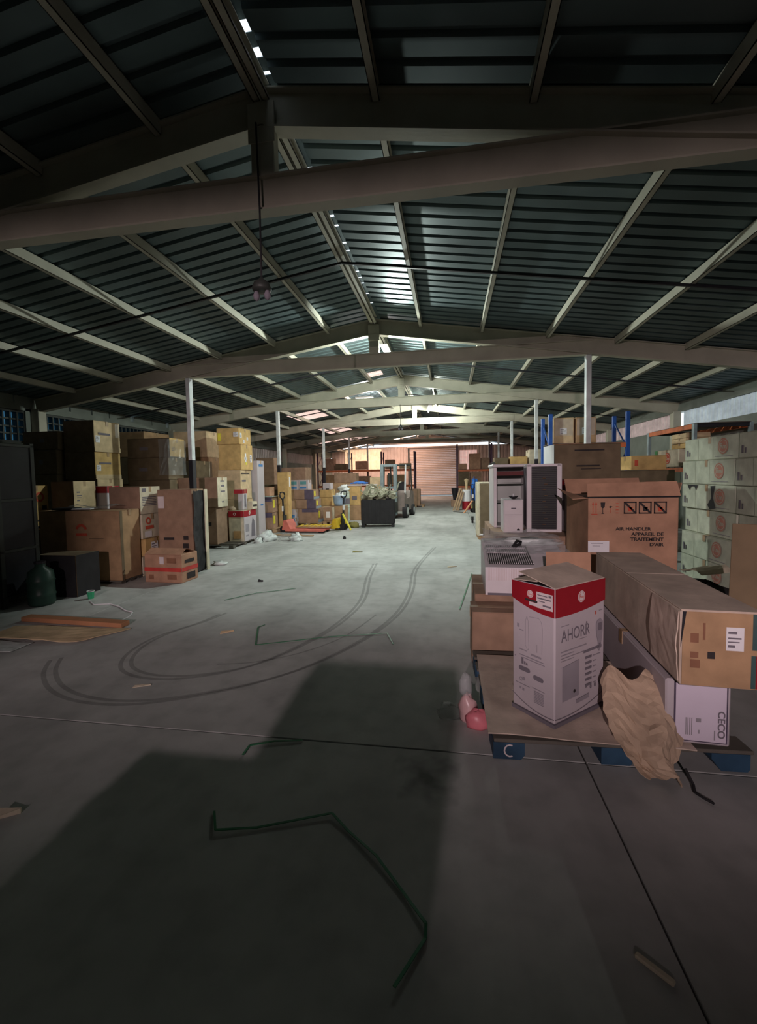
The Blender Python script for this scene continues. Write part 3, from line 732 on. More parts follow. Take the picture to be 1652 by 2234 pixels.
H_ = 1.25
def vv(z): return (z-.10)/H_
o_ = .52  # visible part begins here
def W_(face, u, z, txt, size): c.text(face, txt, u, vv(z), size, M_INK, sx=1.12, align='RIGHT', bold=.0012)
W_('F', .70, 1.035, 'AIR HANDLER', .044); W_('F', .84, .985, 'APPAREIL DE', .044); W_('F', .84, .935, 'TRAITEMENT', .044); W_('F', .84, .885, "D'AIR", .044)
for k in range(3):
    u0 = .40+.165*k; u1 = u0+.14; z0, z1 = vv(1.195), vv(1.31); e = .014; ez = e*.8/H_
    c.rects('F', [(u0, u1, z0, z0+ez), (u0, u1, z1-ez, z1), (u0, u0+e, z0, z1), (u1-e, u1, z0, z1)], M_INK, 'pictogram_frame')
    c.poly('F', [(u0, z1-ez), (u0+e*1.2, z1), (u1, z0+ez), (u1-e*1.2, z0)], M_INK, 'pictogram_slash')
    c.poly('F', [(u0+.05, z0+.02), (u0+.09, z0+.02), (u0+.10, z0+.05), (u0+.045, z0+.05)], M_INK if k == 1 else M_REDINK, 'pictogram_symbol')
for k in range(2):
    u0 = .05+.035*k
    c.rects('F', [(u0, u0+.007, vv(1.2), vv(1.29))], M_REDINK, 'arrow_shaft'); c.poly('F', [(u0-.009, vv(1.285)), (u0+.016, vv(1.285)), (u0+.0035, vv(1.31))], M_REDINK, 'arrow_head')
c.rects('F', [(.035, .105, vv(1.188), vv(1.195))], M_REDINK, 'arrow_base')
c.poly('F', [(.14, vv(1.305)), (.19, vv(1.305)), (.185, vv(1.26)), (.165, vv(1.245)), (.145, vv(1.26))], M_INK, 'glass_pictogram'); c.rects('F', [(.162, .168, vv(1.2), vv(1.245)), (.15, .18, vv(1.195), vv(1.2))], M_INK, 'glass_stem')
c.poly('F', [(.23, vv(1.26)), (.25, vv(1.27)), (.275, vv(1.262)), (.25, vv(1.25))], M_INK, 'umbrella_pictogram'); c.rects('F', [(.252, .256, vv(1.2), vv(1.25))], M_REDINK, 'umbrella_stem')
c.rects('F', [(.31, .34, vv(1.20+.03*i), vv(1.206+.03*i)) for i in range(4)], M_REDINK, 'small_red_print')
c.rect('F', .0, .24, vv(.82), vv(.93), M_LAB, 'label_sticker'); c.rects('F', [(.03, .17, vv(.905), vv(.912)), (.05, .14, vv(.88), vv(.885))], M_LGREY, 'printed_lines')

# ---- long cartons on the right side of the pallet
c = Carton('long white carton with a framed label on its end, on the pallet', 1.17, 1.47, 2.47, 3.95, .155, .50, 'white', -.06, flaps=True, tape=True, name='long_carton')
c.rects('F', [(.12, .14, .06, .97), (.93, .945, .06, .97), (.12, .945, .05, .062)], M_PURP, 'label_frame')
c.rect('F', .145, .925, .065, .96, mat('lilac_label', (.66, .60, .70), .7, var=.04), 'framed_label', .0066)
c.rects('F', [(.3+.03*i, .315+.03*i, .15, .42) for i in range(4)]+[(.46, .54, .36, .42), (.5, .52, .18, .24), (.74, .76, .1, .25)], M_LGREY, 'printed_lines')
c.text('F', 'CECO', .80, .56, .045, M_GREY, rot=-PI/2, bold=.0012, sx=1.2)
c = Carton('long tan carton with a shipping label on its end, lying across the white one', 1.19, 1.55, 2.36, 4.02, .515, .905, 'faded', -.065, name='long_carton', flaps=True, tape=False)
c.rect('F', .02, .99, .02, .98, KR['kraft'], 'end_flap', .0058)
c.label_('F', .55, .76, .50, .80)
c.rects('F', [(.86, .915, .52, .98), (.85, .905, .03, .45)], mat('dark_teal_print', (.05, .10, .10), .7), 'teal_stripe'); c.rects('F', [(.917, .985, .52, .98), (.907, .98, .03, .45)], M_REDP, 'red_stripe')
c.rects('F', [(.33, .42, .38, .47)], M_INK, 'black_pictogram'); [c.rect('F', *q, mat('brown_ink', (.25, .12, .07), .8), 'brown_print') for q in ((.12, .22, .58, .70), (.12, .24, .25, .36), (.27, .3, .62, .84), (.12, .22, .38, .46))]
c.poly('F', [(.02, .98), (.065, .98), (.0, .5), (-.0, .5)], M_BLACK, 'torn_gap', .0075)
# torn drooping corner below the end
crumple('torn_flap', KR['faded'], c.root, lambda u, v: (-.186-.012*(1-abs(2*v-1)), -.83+.35*u, .02+.36*v), 8, 8, .002, 11, .005)
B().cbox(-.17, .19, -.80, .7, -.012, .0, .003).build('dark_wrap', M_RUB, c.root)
# crumpled paper hanging over the pallet edge
pp = crumple('packing_paper', M_PAPER, None, lambda u, v: (.86+.13*v*v+(.30+.12*math.sin(PI*min(1,v*1.3)))*u*(1-.45*v*v)-.05*math.sin(PI*v), 2.68-.36*v-.07*math.sin(PI*v)+.03*math.sin(8*u), .36*(1-v)**1.1+.015+.045*math.sin(9*u+2*v)*(1-.5*v)+.07*math.sin(PI*u)*(1-.3*v)), 14, 18, .008, 9, .004)
tag(pp, 'crumpled brown packing paper drooping over the front edge of the pallet', 'packing paper')
t = thing('packing_tape_scrap', 'thin dark strap end lying across the packing paper', 'strap', (1.18, 2.30, 0)); B().tube([(0, 0, .01), (.02, -.04, .012), (.05, -.07, .01)], .006, 6).build('strap', M_RUB, t); B().tube([(0, 0, .01), (.015, .04, .02), (.0, .09, .07)], .007, 6).build('strap_tail', M_RUB, t)

# ---- plastic bag by the pallet
t = thing('plastic_bag', 'clear plastic bag with pink contents on the floor by the pallet', 'bag', (.12, 2.83, 0))
blob('pink_pouch', mat('pink_plastic', (.75, .22, .26), .35), t, (.045, -.07, 0), .085, .06, .07, 3, .15)
blob('upper_pouch', mat('pale_pink_plastic', (.70, .45, .45), .3), t, (-.02, .0, .0), .06, .055, .11, 5, .18)
blob('bag_neck', M_FILM, t, (-.03, .02, .16), .045, .045, .09, 8, .2)
blob('loose_film', M_FILMG, t, (-.13, .02, 0), .09, .06, .05, 12, .35)

# ---- stack of pale long cartons by the right wall
ORDT = ['topmost', 'second', 'third', 'fourth', 'fifth', 'lowest']
zb = [2.05, 1.735, 1.40, 1.05, .70, .35, .0]
for r_, (ya, yb, nm) in enumerate(((6.06, 7.3, 'far'), (4.80, 6.04, 'near'))):
    for k in range(6):
        dx = R.uniform(-.03, .03)
        c = Carton('%s pale green carton with red emblem in the %s column by the right wall' % (ORDT[k], nm), 3.5+dx, 4.35+dx, ya, yb, zb[k+1], zb[k]-.004, 'green', R.uniform(-.02, .02), group='pale cartons by the right wall', name='long_carton')
        c.logo('L', .74, .55, .105, mat('faded_red_ink', (.52, .23, .17), .8), KR['green'])
        c.rects('L', [(.6, .9, .12, .14)], M_LGREY, 'printed_lines'); c.rects('L', [(.05, .08, .2, .5), (.10, .12, .2, .4)], M_GREY, 'small_print')
        c.rects('L', [(.28, .285, .0, 1), (.56, .564, 0, 1)], mat('crease', (.40, .42, .33), .85), 'crease', .0066)
        if k == 2 and r_ == 0:
            o, u, v, n, fw, fh = c.frame('L')
            c.poly('L', [(.58, .95), (.66, .97), (.63, .5), (.68, .1), (.58, .02), (.53, .2), (.60, .5)], M_BLACK, 'torn_hole', .0085)
            c.poly('L', [(.12, .98), (.34, .97), (.30, .75), (.27, .92), (.20, .9), (.17, .75)], M_BLACK, 'torn_hole', .0085)
blob('dark_film_heap', M_RUB, None, (3.05, 5.75, 0), .2, .5, .16, 15, .3); tag(bpy.data.objects['dark_film_heap'], 'heap of black plastic film below the pale carton stack', 'plastic film')
crumple('cardboard_scrap', KR['cream'], None, lambda u, v: (2.9+.33*u, 5.6+.5*v, .36+.06*u+.04*math.sin(5*v)), 6, 6, .01, 17, .005); tag(bpy.data.objects['cardboard_scrap'], 'bent cream cardboard scrap on the black film heap', 'cardboard scrap')
plank('wide brown wooden board leaning against the pale carton stack', (2.42, 4.05, 0), (2.56, 4.25, 1.12), .22, .035, mat('brown_board', (.23, .17, .10), .8, scale=3), 'board', 'leaning_board')

# ------------------------------------------------------------------ left side, near rows
c = Carton('wide brown carton with faint red print, front of the left row', -6.42, -5.02, 5.95, 6.4, .05, 1.14, 'kraft', .02)
c.ring('F', .53, .72, .10, M_REDINK, .06, arc=(.2, 2.9)); c.rects('F', [(.46, .60, .64, .68)], M_REDINK, 'faded_red_print'); c.rects('F', [(.62, .8, .6, .606)], M_INK, 'strap_line')
c.rects('R', [(.0, .12, 0, 1)], KR['dark'], 'edge_tape')
pallet('low dark pallet under the wide brown carton', -5.72, 6.18, 1.4, .5, .05, .02, M_WOODD, M_WOODD)
crumple('film_sheet', M_FILMG, None, lambda u, v: (-5.95+.75*u, 6.0+.36*v, 1.20+.03*math.sin(6*u+4*v)*math.sin(PI*v)), 12, 8, .012, 21, .003); tag(bpy.data.objects['film_sheet'], 'grey plastic film and papers on the wide brown carton', 'plastic film')
t = thing('document_wallet', 'black folder with white papers on the wide brown carton', 'folder', (-5.9, 6.1, 1.152), .2); B().cbox(-.3, .02, -.12, .12, 0, .03, .006).build('folder', M_BLACK, t); B().cbox(.0, .3, -.12, .1, 0, .02, .003).build('papers', M_LAB, t)
c = Carton('low orange-brown carton with a red tape band, on the floor', -4.73, -4.07, 6.1, 6.5, 0, .44, 'red', -.06, flaps=False, tape=False)
M_RT = mat('red_tape', (.55, .06, .05), .4)
for f_ in 'FR': c.rect(f_, 0, 1, .40, .54, M_RT, 'red_tape_band', .0065)
c.rects('F', [(.42, .54, .66, .92)], M_PALE, 'label_sticker'); [c.rect('F', *q, mat('brown_ink', (.25, .12, .07), .8), 'brown_print') for q in ((.62, .86, .70, .88), (.62, .86, .12, .30), (.12, .24, .12, .28))]; c.rects('R', [(.3, .8, .1, .32), (.2, .75, .68, .8)], M_INK, 'printed_lines')
B().box(-.31, .31, -.18, .18, .425, .432).build('inner_board', KR['brown'], c.root)
for s, rx in ((-1, .5), (1, -.35)): B().cbox(-.32, .32, -.002, .16, 0, .005, .001).build('flap', KR['red'], c.root, (0, s*.195, .44), (rx if s < 0 else PI+rx, 0, 0))
c = Carton('tall upright brown carton with black film over one side', -4.93, -4.3, 6.75, 7.12, 0, 1.43, 'brown', .03)
[c.rect('F', *q, M_INK, 'pictogram') for q in ((.70, .86, .30, .36), (.72, .86, .40, .45), (.68, .84, .22, .25))]; c.rects('F', [(.15, .45, .40, .43), (.2, .75, .12, .14)], M_INK, 'faint_printing'); c.rects('F', [(.02, .2, .78, .92)], M_PALE, 'worn_label')
crumple('black_film', M_RUB, c.root, lambda u, v: (.345+.010*math.sin(9*v), -.20+.42*u, .02+1.38*v), 7, 16, .009, 31, .003)
B().cbox(.366, .385, .10, .2, .0, 1.42, .004).build('flat_cardboard_panel', KR['cream'], c.root)
# g stack
g = [('lowest', 0, .33, 'cream'), ('third', .335, .62, 'gold'), ('second', .625, 1.03, 'cream'), ('topmost', 1.035, 1.49, 'cream')]
for nm, z0, z1, tn in g:
    dx = {'third': .07, 'topmost': .0, 'second': .02}.get(nm, 0)
    c = Carton('%s carton of the cream stack between wide and upright brown cartons' % nm, -5.6+dx, -5.03+dx, 6.45, 6.95, z0, z1, tn if nm != 'topmost' else 'brown', .0, group='cream carton stack')
    if nm == 'second': c.ring('R', .3, .72, .06, M_REDINK, .035); c.rects('R', [(.15, .55, .38, .52)], M_REDINK, 'red_print'); c.rects('R', [(.1, .45, .05, .3)], M_LAB, 'label_sticker')
    if nm == 'topmost': c.rect('R', 0, 1, 0, 1, KR['cream'], 'pale_lit_side'); c.rects('R', [(.1, .8, .3+.06*i, .33+.06*i) for i in range(6)]+[(.1, .3, .8, .93)], M_GREY, 'printed_lines', .0085)  # topmost carton's side painted pale for lamp light from the aisle
    if nm == 'third': c.label_('R', .25, .6, .2, .8)
# cartons behind the wide one
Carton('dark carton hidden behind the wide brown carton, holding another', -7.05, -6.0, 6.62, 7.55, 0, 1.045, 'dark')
c = Carton('brown carton with a white label on its side painted lamp-lit, behind the wide carton', -6.95, -6.5, 6.69, 7.17, 1.05, 1.60, 'brown'); c.rect('R', 0, 1, 0, 1, KR['tan'], 'pale_lit_side'); c.label_('R', .1, .4, .3, .75)  # side face coloured lighter where the hall lamp strikes it
c = Carton('small white carton with red top beside the labelled brown one', -6.62, -6.3, 7.22, 7.52, 1.05, 1.50, 'white', name='appliance_carton'); c.rect('R', 0, 1, .72, 1, M_REDP, 'red_band'); c.rect('F', 0, 1, .72, 1, M_REDP, 'red_band'); c.rect('R', .5, 1, .05, .4, mat('dark_green_print', (.06, .12, .09), .7), 'green_print')
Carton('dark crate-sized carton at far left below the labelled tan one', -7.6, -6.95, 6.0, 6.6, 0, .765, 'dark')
c = Carton('tan carton with round red emblem and white label at far left', -7.45, -7.0, 6.22, 6.68, .77, 1.54, 'gold'); c.label_('R', .05, .42, .62, .84); c.ring('R', .62, .74, .085, M_REDINK, .05); c.rects('R', [(.1, .5, .9, .93)], M_REDINK, 'red_print'); c.rects('R', [(.3, .8, .2, .23), (.3, .8, .05, .09), (.7, .9, .45, .55)], M_INK, 'printed_lines')
# dark leaning profile, green jug, crate in the left shadow
plank('thin dark steel profile leaning in the left shadow', (-6.0, 5.2, 0), (-6.35, 5.7, 1.15), .05, .05, M_DARKM, 'steel profile', 'leaning_profile')
t = thing('plastic_drum', 'dark green ribbed plastic drum in the left shadow', 'drum', (-5.28, 4.86, 0)); B().lathe([(.13, 0), (.15, .03), (.15, .12), (.16, .14), (.15, .16), (.15, .3), (.16, .32), (.15, .34), (.14, .44), (.06, .5), (.06, .54)], n=18).build('drum_body', mat('dark_green_plastic', (.025, .06, .045), .4), t, smooth=True); B().lathe([(.065, .54), (.065, .57), (.02, .58)], n=14).build('cap', M_BLACK, t)
t = thing('paper_cup', 'small green and white cup on the floor by the dark drum', 'cup', (-4.85, 5.18, 0)); B().lathe([(.035, 0), (.045, .10), (.041, .10), (.032, .006)], n=14).build('cup_body', mat('green_plastic', (.05, .42, .2), .4), t); B().lathe([(.047, .098), (.048, .108), (.044, .108), (.044, .098)], n=14).build('rim', M_LAB, t)
c = Carton('black-faced crate before the wide brown carton', -5.72, -5.1, 5.22, 5.62, 0, .58, 'dark', 0, tape=False)
for f_ in 'FR': c.rect(f_, 0, 1, 0, 1, M_RUB, 'black_film', .009)  # flat black over the front and right faces
# dark shelving at the left edge
t = thing('steel_shelving', 'dark steel shelving unit at the left edge of the picture', 'shelf', (-6.02, 4.85, 0), .05)
for x in (-.5, .42):
    for y in (-.25, .25): B().cbox(x-.03, x+.03, y-.03, y+.03, 0, 2.12, .004).build('upright', M_DARKM, t)
for z in (.1, .7, 1.35, 2.06): B().cbox(-.53, .45, -.28, .28, z, z+.04, .004).build('shelf_panel', M_DARKM, t)
B().box(-.5, .42, .26, .27, .1, 2.1).build('back_panel', M_BLACK, t); B().box(.43, .44, -.25, .25, .1, 2.1).build('side_panel', M_BLACK, t)
c = Carton('yellow carton on the dark shelving at the picture edge', -5.99, -5.69, 4.6, 4.9, .745, 1.05, 'gold', .05); c.rect('F', .1, .9, .2, .8, M_YEL, 'yellow_print')
# tall stacks against the left wall
def stack(desc, x0, x1, y0, y1, zs_, tones, group, jit=.03, deco=None, ordn=None):
    n = len(zs_)-1; names = ['lowest']+['second from the bottom', 'third from the bottom', 'fourth from the bottom', 'fifth from the bottom'][:max(0, n-2)]+(['topmost'] if n > 1 else [])
    out = []
    for k in range(n):
        dx, dy = R.uniform(-jit, jit), R.uniform(-jit, jit)
        c = Carton('%s %s' % (names[k], desc) if n > 1 else desc, x0+dx, x1+dx, y0+dy, y1+dy, zs_[k], zs_[k+1]-.003, tones[k % len(tones)], R.uniform(-.015, .015), group=group)
        if deco: deco(c, k)
        out.append(c)
    return out
def deco_d(c, k):
    c.rects('R', [(.15, .6, .55, .62)], M_GREY, 'printed_name'); c.label_('R', .04, .2, .3, .52); c.rect('F', 0, 1, 0, 1, KR['dark'], 'shaded_front')  # front painted dark for the shade it stands in
    c.rect('R', 0, 1, .0, .16, KR['tan'], 'lower_tape', .0062)
    if k == 4: c.rect('R', .8, .97, .5, .95, M_FILM, 'film_corner', .009)
stack('tan carton in the tall stack beside the left wall post', -7.7, -7.0, 7.82, 8.5, [0, .55, 1.1, 1.64, 2.19, 2.82], ['tan', 'gold', 'tan', 'gold', 'tan'], 'tall tan stack', .035, deco_d)
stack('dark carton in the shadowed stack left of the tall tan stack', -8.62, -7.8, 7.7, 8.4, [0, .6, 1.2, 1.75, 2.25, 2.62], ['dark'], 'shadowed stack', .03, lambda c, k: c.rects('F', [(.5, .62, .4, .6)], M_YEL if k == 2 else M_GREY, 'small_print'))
def deco_e(c, k):
    c.rects('F', [(.3, .5, .4, .55)], M_GREY, 'printed_lines')
    if k == 4: c.rect('R', 0, 1, .05, 1, KR['gold'], 'lamp_lit_side'); c.label_('R', .1, .5, .3, .6)  # topmost side painted gold where lamp light falls
es = stack('film-wrapped dark carton in the stack behind the cream cartons', -7.25, -6.2, 8.95, 9.5, [0, .55, 1.08, 1.6, 2.1, 2.54], ['dark', 'kraft', 'dark', 'dark', 'dark'], 'film wrapped stack', .02, deco_e)
crumple('stretch_film', M_FILMG, None, lambda u, v: (-6.40+.26*min(1, u*2.5), 8.88 if u < .4 else 8.88+.62*(u-.4)/.6, 1.7+.8*v), 14, 8, .012, 41, .002); tag(bpy.data.objects['stretch_film'], 'loose stretch film around the top of the dark wrapped stack', 'stretch film')
stack('olive carton in the stack left of the white column', -6.95, -6.25, 10.1, 10.8, [0, .7, 1.4, 2.06], ['dark', 'kraft', 'dark'], 'olive stack', .02, lambda c, k: c.rect('R', .8, 1, 0, 1, KR['cream'], 'pale_edge'))
stack('brown carton in the high stack behind the white column', -7.55, -6.55, 11.2, 12.0, [0, .75, 1.5, 2.2, 2.92], ['kraft', 'kraft', 'kraft', 'tan'], 'high brown stack', .03)
stack('brown carton in the far high stack by the left wall', -8.75, -7.7, 10.2, 11.2, [0, .75, 1.5, 2.2, 2.85], ['dark', 'kraft'], 'far high stack', .03)
# j
c = Carton('large brown carton on the floor behind the upright one', -6.2, -5.3, 9.3, 9.85, .08, .94, 'brown'); c.rects('F', [(.7, .85, .5, .6)], M_INK, 'printed_mark')
pallet('pallet under the large brown carton on the left', -5.55, 9.85, 1.35, 1.25, .08, 0, M_WOODD, M_WOODD)
c = Carton('brown carton with printed side painted lamp-lit on top of the large one', -6.2, -5.25, 9.25, 9.72, .945, 1.63, 'brown', .03); c.rect('R', 0, 1, 0, 1, KR['cream'], 'pale_lit_side'); c.rects('R', [(.3, .7, .85, .9), (.35, .7, .68, .75), (.3, .75, .5, .55), (.4, .6, .15, .2)], M_GREY, 'printed_lines', .0085)  # cream side carries the lamp's light in its colour
def deco_k(c, k):
    if k == 4: c.label_('F', .75, .98, .45, .75); c.label_('R', .05, .2, .4, .7); c.label_('R', .3, .42, .1, .3); c.label_('R', .62, .75, .3, .5); c.rect('F', .05, .2, .2, .7, M_YEL, 'yellow_print')
    if k == 3: c.rects('R', [(.3, .42, .3, .65), (.25, .5, .4, .5)], M_LAB, 'white_mark'); c.rects('R', [(.35, .48, .2, .3)], M_YEL, 'yellow_mark'); c.label_('R', .75, .92, .3, .6)
    if k == 2: c.rects('R', [(.1, .45, .6, .66)], M_GREY, 'printed_lines'); c.rects('R', [(.05, .8, .86, .9)], M_INK, 'dark_gap')
stack('golden carton in the tall stack behind the red-banded carton', -5.92, -5.3, 10.55, 11.2, [0, .52, 1.05, 1.82, 2.48, 2.90], ['tan', 'tan', 'tan', 'gold', 'gold'], 'golden stack', .03, deco_k)
# m
c = Carton('white carton with crimson top band on the left aisle edge', -5.26, -4.88, 9.76, 10.45, .08, .82, 'cream', .02, name='appliance_carton')
c.rect('F', 0, 1, .80, 1, M_REDP, 'red_band'); c.rect('R', 0, 1, 0, .8, KR['white'], 'white_side', .0062); c.rect('R', 0, 1, .80, 1, M_REDP, 'red_band')
c.ring('R', .45, .9, .04, M_PALE, .02); c.ring('F', .4, .9, .035, M_PALE, .02); c.poly('R', [(.55, .1), (.9, .1), (.85, .6), (.7, .75), (.6, .5)], M_GREY, 'appliance_picture'); c.rects('R', [(.1, .4, .3, .55), (.12, .35, .15, .2)], M_LGREY, 'printed_lines'); c.rect('F', .3, .8, .1, .35, mat('orange_print', (.55, .34, .16), .8), 'faded_print')
c = Carton('small white carton with red top on the red-banded carton', -5.20, -4.98, 9.95, 10.2, .825, 1.33, 'white', .1, name='appliance_carton'); c.rect('F', 0, 1, .8, 1, M_REDP, 'red_band'); c.rect('R', 0, 1, .8, 1, M_REDP, 'red_band'); c.rect('F', .0, .45, 0, .8, KR['dark'], 'dark_panel'); c.rect('R', .3, .7, .15, .75, M_GREY, 'photo_print')
c = Carton('small greenish-white carton with black lettering on the red-banded carton', -5.0, -4.84, 10.22, 10.44, .825, 1.02, 'cream', -.1, tape=False); c.rects('R', [(.1, .9, .35, .6)], M_INK, 'dark_print')
blob('paper_roll_heap', M_PAPER, None, (-5.2, 9.84, .825), .09, .05, .06, 51, .3); tag(bpy.data.objects['paper_roll_heap'], 'crumpled paper on the corner of the red-banded carton', 'paper')
# plastic wrap heap on the floor
for k, (x, y, sx, sy, sz, sd, nm) in enumerate(((-4.60, 10.45, .20, .2, .16, 61, 'clump of clear plastic film by the red-banded carton'), (-4.16, 10.52, .16, .18, .13, 62, 'grey clump of plastic film between two pale ones on the floor'), (-3.85, 10.5, .17, .16, .11, 63, 'pale plastic film clump at the aisle end of the heap'), (-4.68, 10.1, .1, .1, .08, 64, 'small white film scrap under the red-banded carton'))):
    o = blob('plastic_film_clump', M_FILMG if k == 1 else mat('white_film', (.62, .68, .66), .35, var=.3, scale=9), None, (x, y, 0), sx, sy, sz, sd, .4, 18, 12); tag(o, nm, 'plastic film', 'film clumps')
o = blob('plastic_film_clump', MATS['white_film'], None, (-4.25, 7.5, 0), .14, .09, .04, 66, .4, 16, 8); tag(o, 'white crumpled film scrap on the floor beside the upright brown carton', 'plastic film', 'film clumps')
# n, o, p, q
c = Carton('tall white and blue carton standing behind the golden stack', -5.62, -5.2, 11.32, 11.75, 0, 2.08, 'white', .0, name='appliance_carton'); c.rect('F', 0, .4, .3, .92, mat('blue_print', (.06, .22, .50), .6), 'blue_print'); c.rects('R', [(.2, .8, .92, .95), (.3, .7, .4, .42)], mat('blue_print', (.06, .22, .50), .6), 'blue_lines')
pallet('pallet under the two yellow-stickered brown cartons', -5.35, 12.25, .75, .6, .12, 0, M_WOOD, M_WOOD)
for k, (z0, z1, nm) in enumerate(((.12, .58, 'lower'), (.585, 1.04, 'upper'))):
    c = Carton('%s brown carton with yellow stickers beside the red pallet truck' % nm, -5.55, -5.1, 12.0, 12.45, z0, z1, 'brown', R.uniform(-.03, .03)); c.rect('R', .1, .45, .3, .8, M_YEL, 'yellow_sticker'); c.rect('F', 0, 1, .7, 1, M_PURP, 'film_band')
t = thing('glass_sheet', 'pale glass sheet lying on the yellow-stickered cartons', 'glass sheet', (-5.4, 12.2, 1.045)); B().cbox(-.42, .36, -.3, .28, 0, .018, .004).build('glass_pane', mat('pale_green_glass', (.42, .52, .48), .15, spec=.6), t)
c = Carton('orange-brown carton with a label on the glass sheet', -5.55, -5.18, 12.05, 12.4, 1.066, 1.33, 'red'); c.label_('F', .1, .5, .6, .95)
c = Carton('tall narrow tan carton standing behind the red pallet truck', -5.17, -4.84, 12.62, 12.92, 0, 1.76, 'gold', .03); c.rect('R', .3, .7, .75, .92, M_LAB, 'label_sticker')
# s stack on pallet
pallet('pallet under the film-wrapped brown cartons', -4.5, 13.86, .95, .8, .13, 0, M_WOOD, M_WOOD)
for k, (z0, z1, dx) in enumerate(((.13, .58, .1), (.585, .88, .03), (.885, 1.19, -.04))):
    c = Carton('%s wide brown carton with yellow sticker in the wrapped middle stack' % ['lowest', 'second', 'topmost'][k], -4.95+dx, -4.28+dx, 13.5, 14.08, z0, z1, 'brown', 0, group='wrapped middle stack'); c.rect('R', .05, .35, .35, .85, M_YEL, 'yellow_sticker'); c.rect('R', .0, 1, .0, .22, mat('blue_grey_print', (.25, .34, .40), .6), 'blue_band')
    if k: c.rect('F', .55, 1, 0, 1, M_PURP, 'dark_film')
    else: c.rect('F', .2, 1, .75, 1, M_PURP, 'dark_film')
for k, x in enumerate((-5.12, -4.80)):
    c = Carton('%s white carton with blue picture on the wrapped middle stack' % ['left', 'right'][k], x, x+.31, 13.5, 13.85, 1.195, 1.51, 'white', 0); c.rect('F', .15, .8, .55, .85, mat('teal_print', (.12, .32, .35), .6), 'picture_print'); c.rects('F', [(.1, .8, .1, .3)], mat('blue_print', (.06, .22, .50), .6), 'blue_lines')
for k, (z0, z1) in enumerate(((0, .3), (.305, .58))):
    c = Carton('%s small white and blue carton beside the pallet truck forks' % ['lower', 'upper'][k], -4.98, -4.82, 13.15, 13.35, z0, z1, 'white'); c.rect('F', .1, .9, .5 if k == 0 else .1, .95 if k == 0 else .4, mat('blue_print', (.06, .22, .50), .6), 'blue_print')
# orange boxes etc
c = Carton('plain tan carton at the bottom of the orange pair', -4.42, -4.0, 14.5, 14.95, 0, .60, 'tan')
for k, (z0, z1) in enumerate(((.605, .885), (.89, 1.155))): Carton('%s orange-gold carton behind the wrapped middle stack' % ['lower', 'upper'][k], -4.41, -3.99, 14.5, 14.95, z0, z1, 'gold')
c = Carton('small white carton on the orange-gold pair', -4.31, -4.03, 14.52, 14.85, 1.16, 1.39, 'white'); c.rects('F', [(.4, .8, .0, .15)], M_INK, 'dark_print')
t = thing('steel_drum', 'green-white drum with a bagged top behind the yellow truck', 'drum', (-3.74, 15.22, 0)); B().lathe([(.2, 0), (.21, .02), (.2, .05), (.2, .5), (.21, .52), (.2, .54), (.2, 1.0), (.21, 1.03), (.19, 1.04)], n=20).build('drum_body', mat('pale_green_enamel', (.48, .56, .48), .45), t, smooth=False); blob('bag_on_top', MATS['white_film'], t, (0, 0, 1.03), .2, .18, .17, 71, .35, 18, 12); B().lathe([(.206, .62), (.206, .82)], n=20).build('dark_label', M_GREY, t)
t = thing('plastic_tub', 'light blue plastic tub behind the yellow pallet truck', 'tub', (-3.62, 14.1, .64)); B().lathe([(.16, 0), (.19, .10), (.22, .30), (.235, .31), (.235, .33), (.21, .33), (.20, .30), (.15, .02)], n=20).build('tub_body', mat('light_blue_plastic', (.36, .52, .72), .4), t, smooth=True); blob('white_rags', MATS['white_film'], t, (0, 0, .22), .17, .15, .12, 72, .4, 16, 10)
Carton('plain brown carton under the light blue tub', -3.88, -3.4, 13.9, 14.35, 0, .635, 'kraft')
c = Carton('small brown carton with a grey label before the orange pair', -3.98, -3.7, 13.42, 13.7, .19, .62, 'brown', .04); c.rect('F', .3, .75, .25, .7, M_LAB, 'grey_label'); c.rect('R', 0, 1, 0, 1, KR['cream'], 'pale_lit_side')  # aisle-side face painted paler, as lit by the hall lamp
pallet('small pallet under the grey-labelled carton', -3.72, 13.6, .54, .46, .187, .0, M_WOOD, M_WOOD)
Carton('brown carton under the yellowish tan carton behind the bin', -3.7, -3.1, 15.5, 16.0, 0, .545, 'kraft'); c = Carton('yellowish tan carton with grey print behind the black bin', -3.65, -3.22, 15.5, 15.95, .55, 1.22, 'gold'); c.rects('F', [(.35, .75, .3, .5)], M_GREY, 'grey_print')
t = thing('folding_table', 'white-topped table carrying a blue tarpaulin', 'table', (-3.35, 16.6, 0)); B().cbox(-.75, .55, -.35, .35, 1.24, 1.28, .008).build('table_top', M_WPLAST, t)
for x in (-.65, .45):
    for y in (-.28, .28): B().tube([(x, y, 0), (x, y, 1.24)], .02, 8).build('leg', M_DARKM, t)
crumple('blue_tarpaulin', mat('blue_tarp', (.05, .18, .55), .5), None, lambda u, v: (-3.75+.6*u, 16.35+.45*v, 1.33+.06*math.sin(PI*u)*math.sin(PI*v)), 10, 8, .015, 75, .03); tag(bpy.data.objects['blue_tarpaulin'], 'folded blue tarpaulin on the white-topped table', 'tarpaulin')

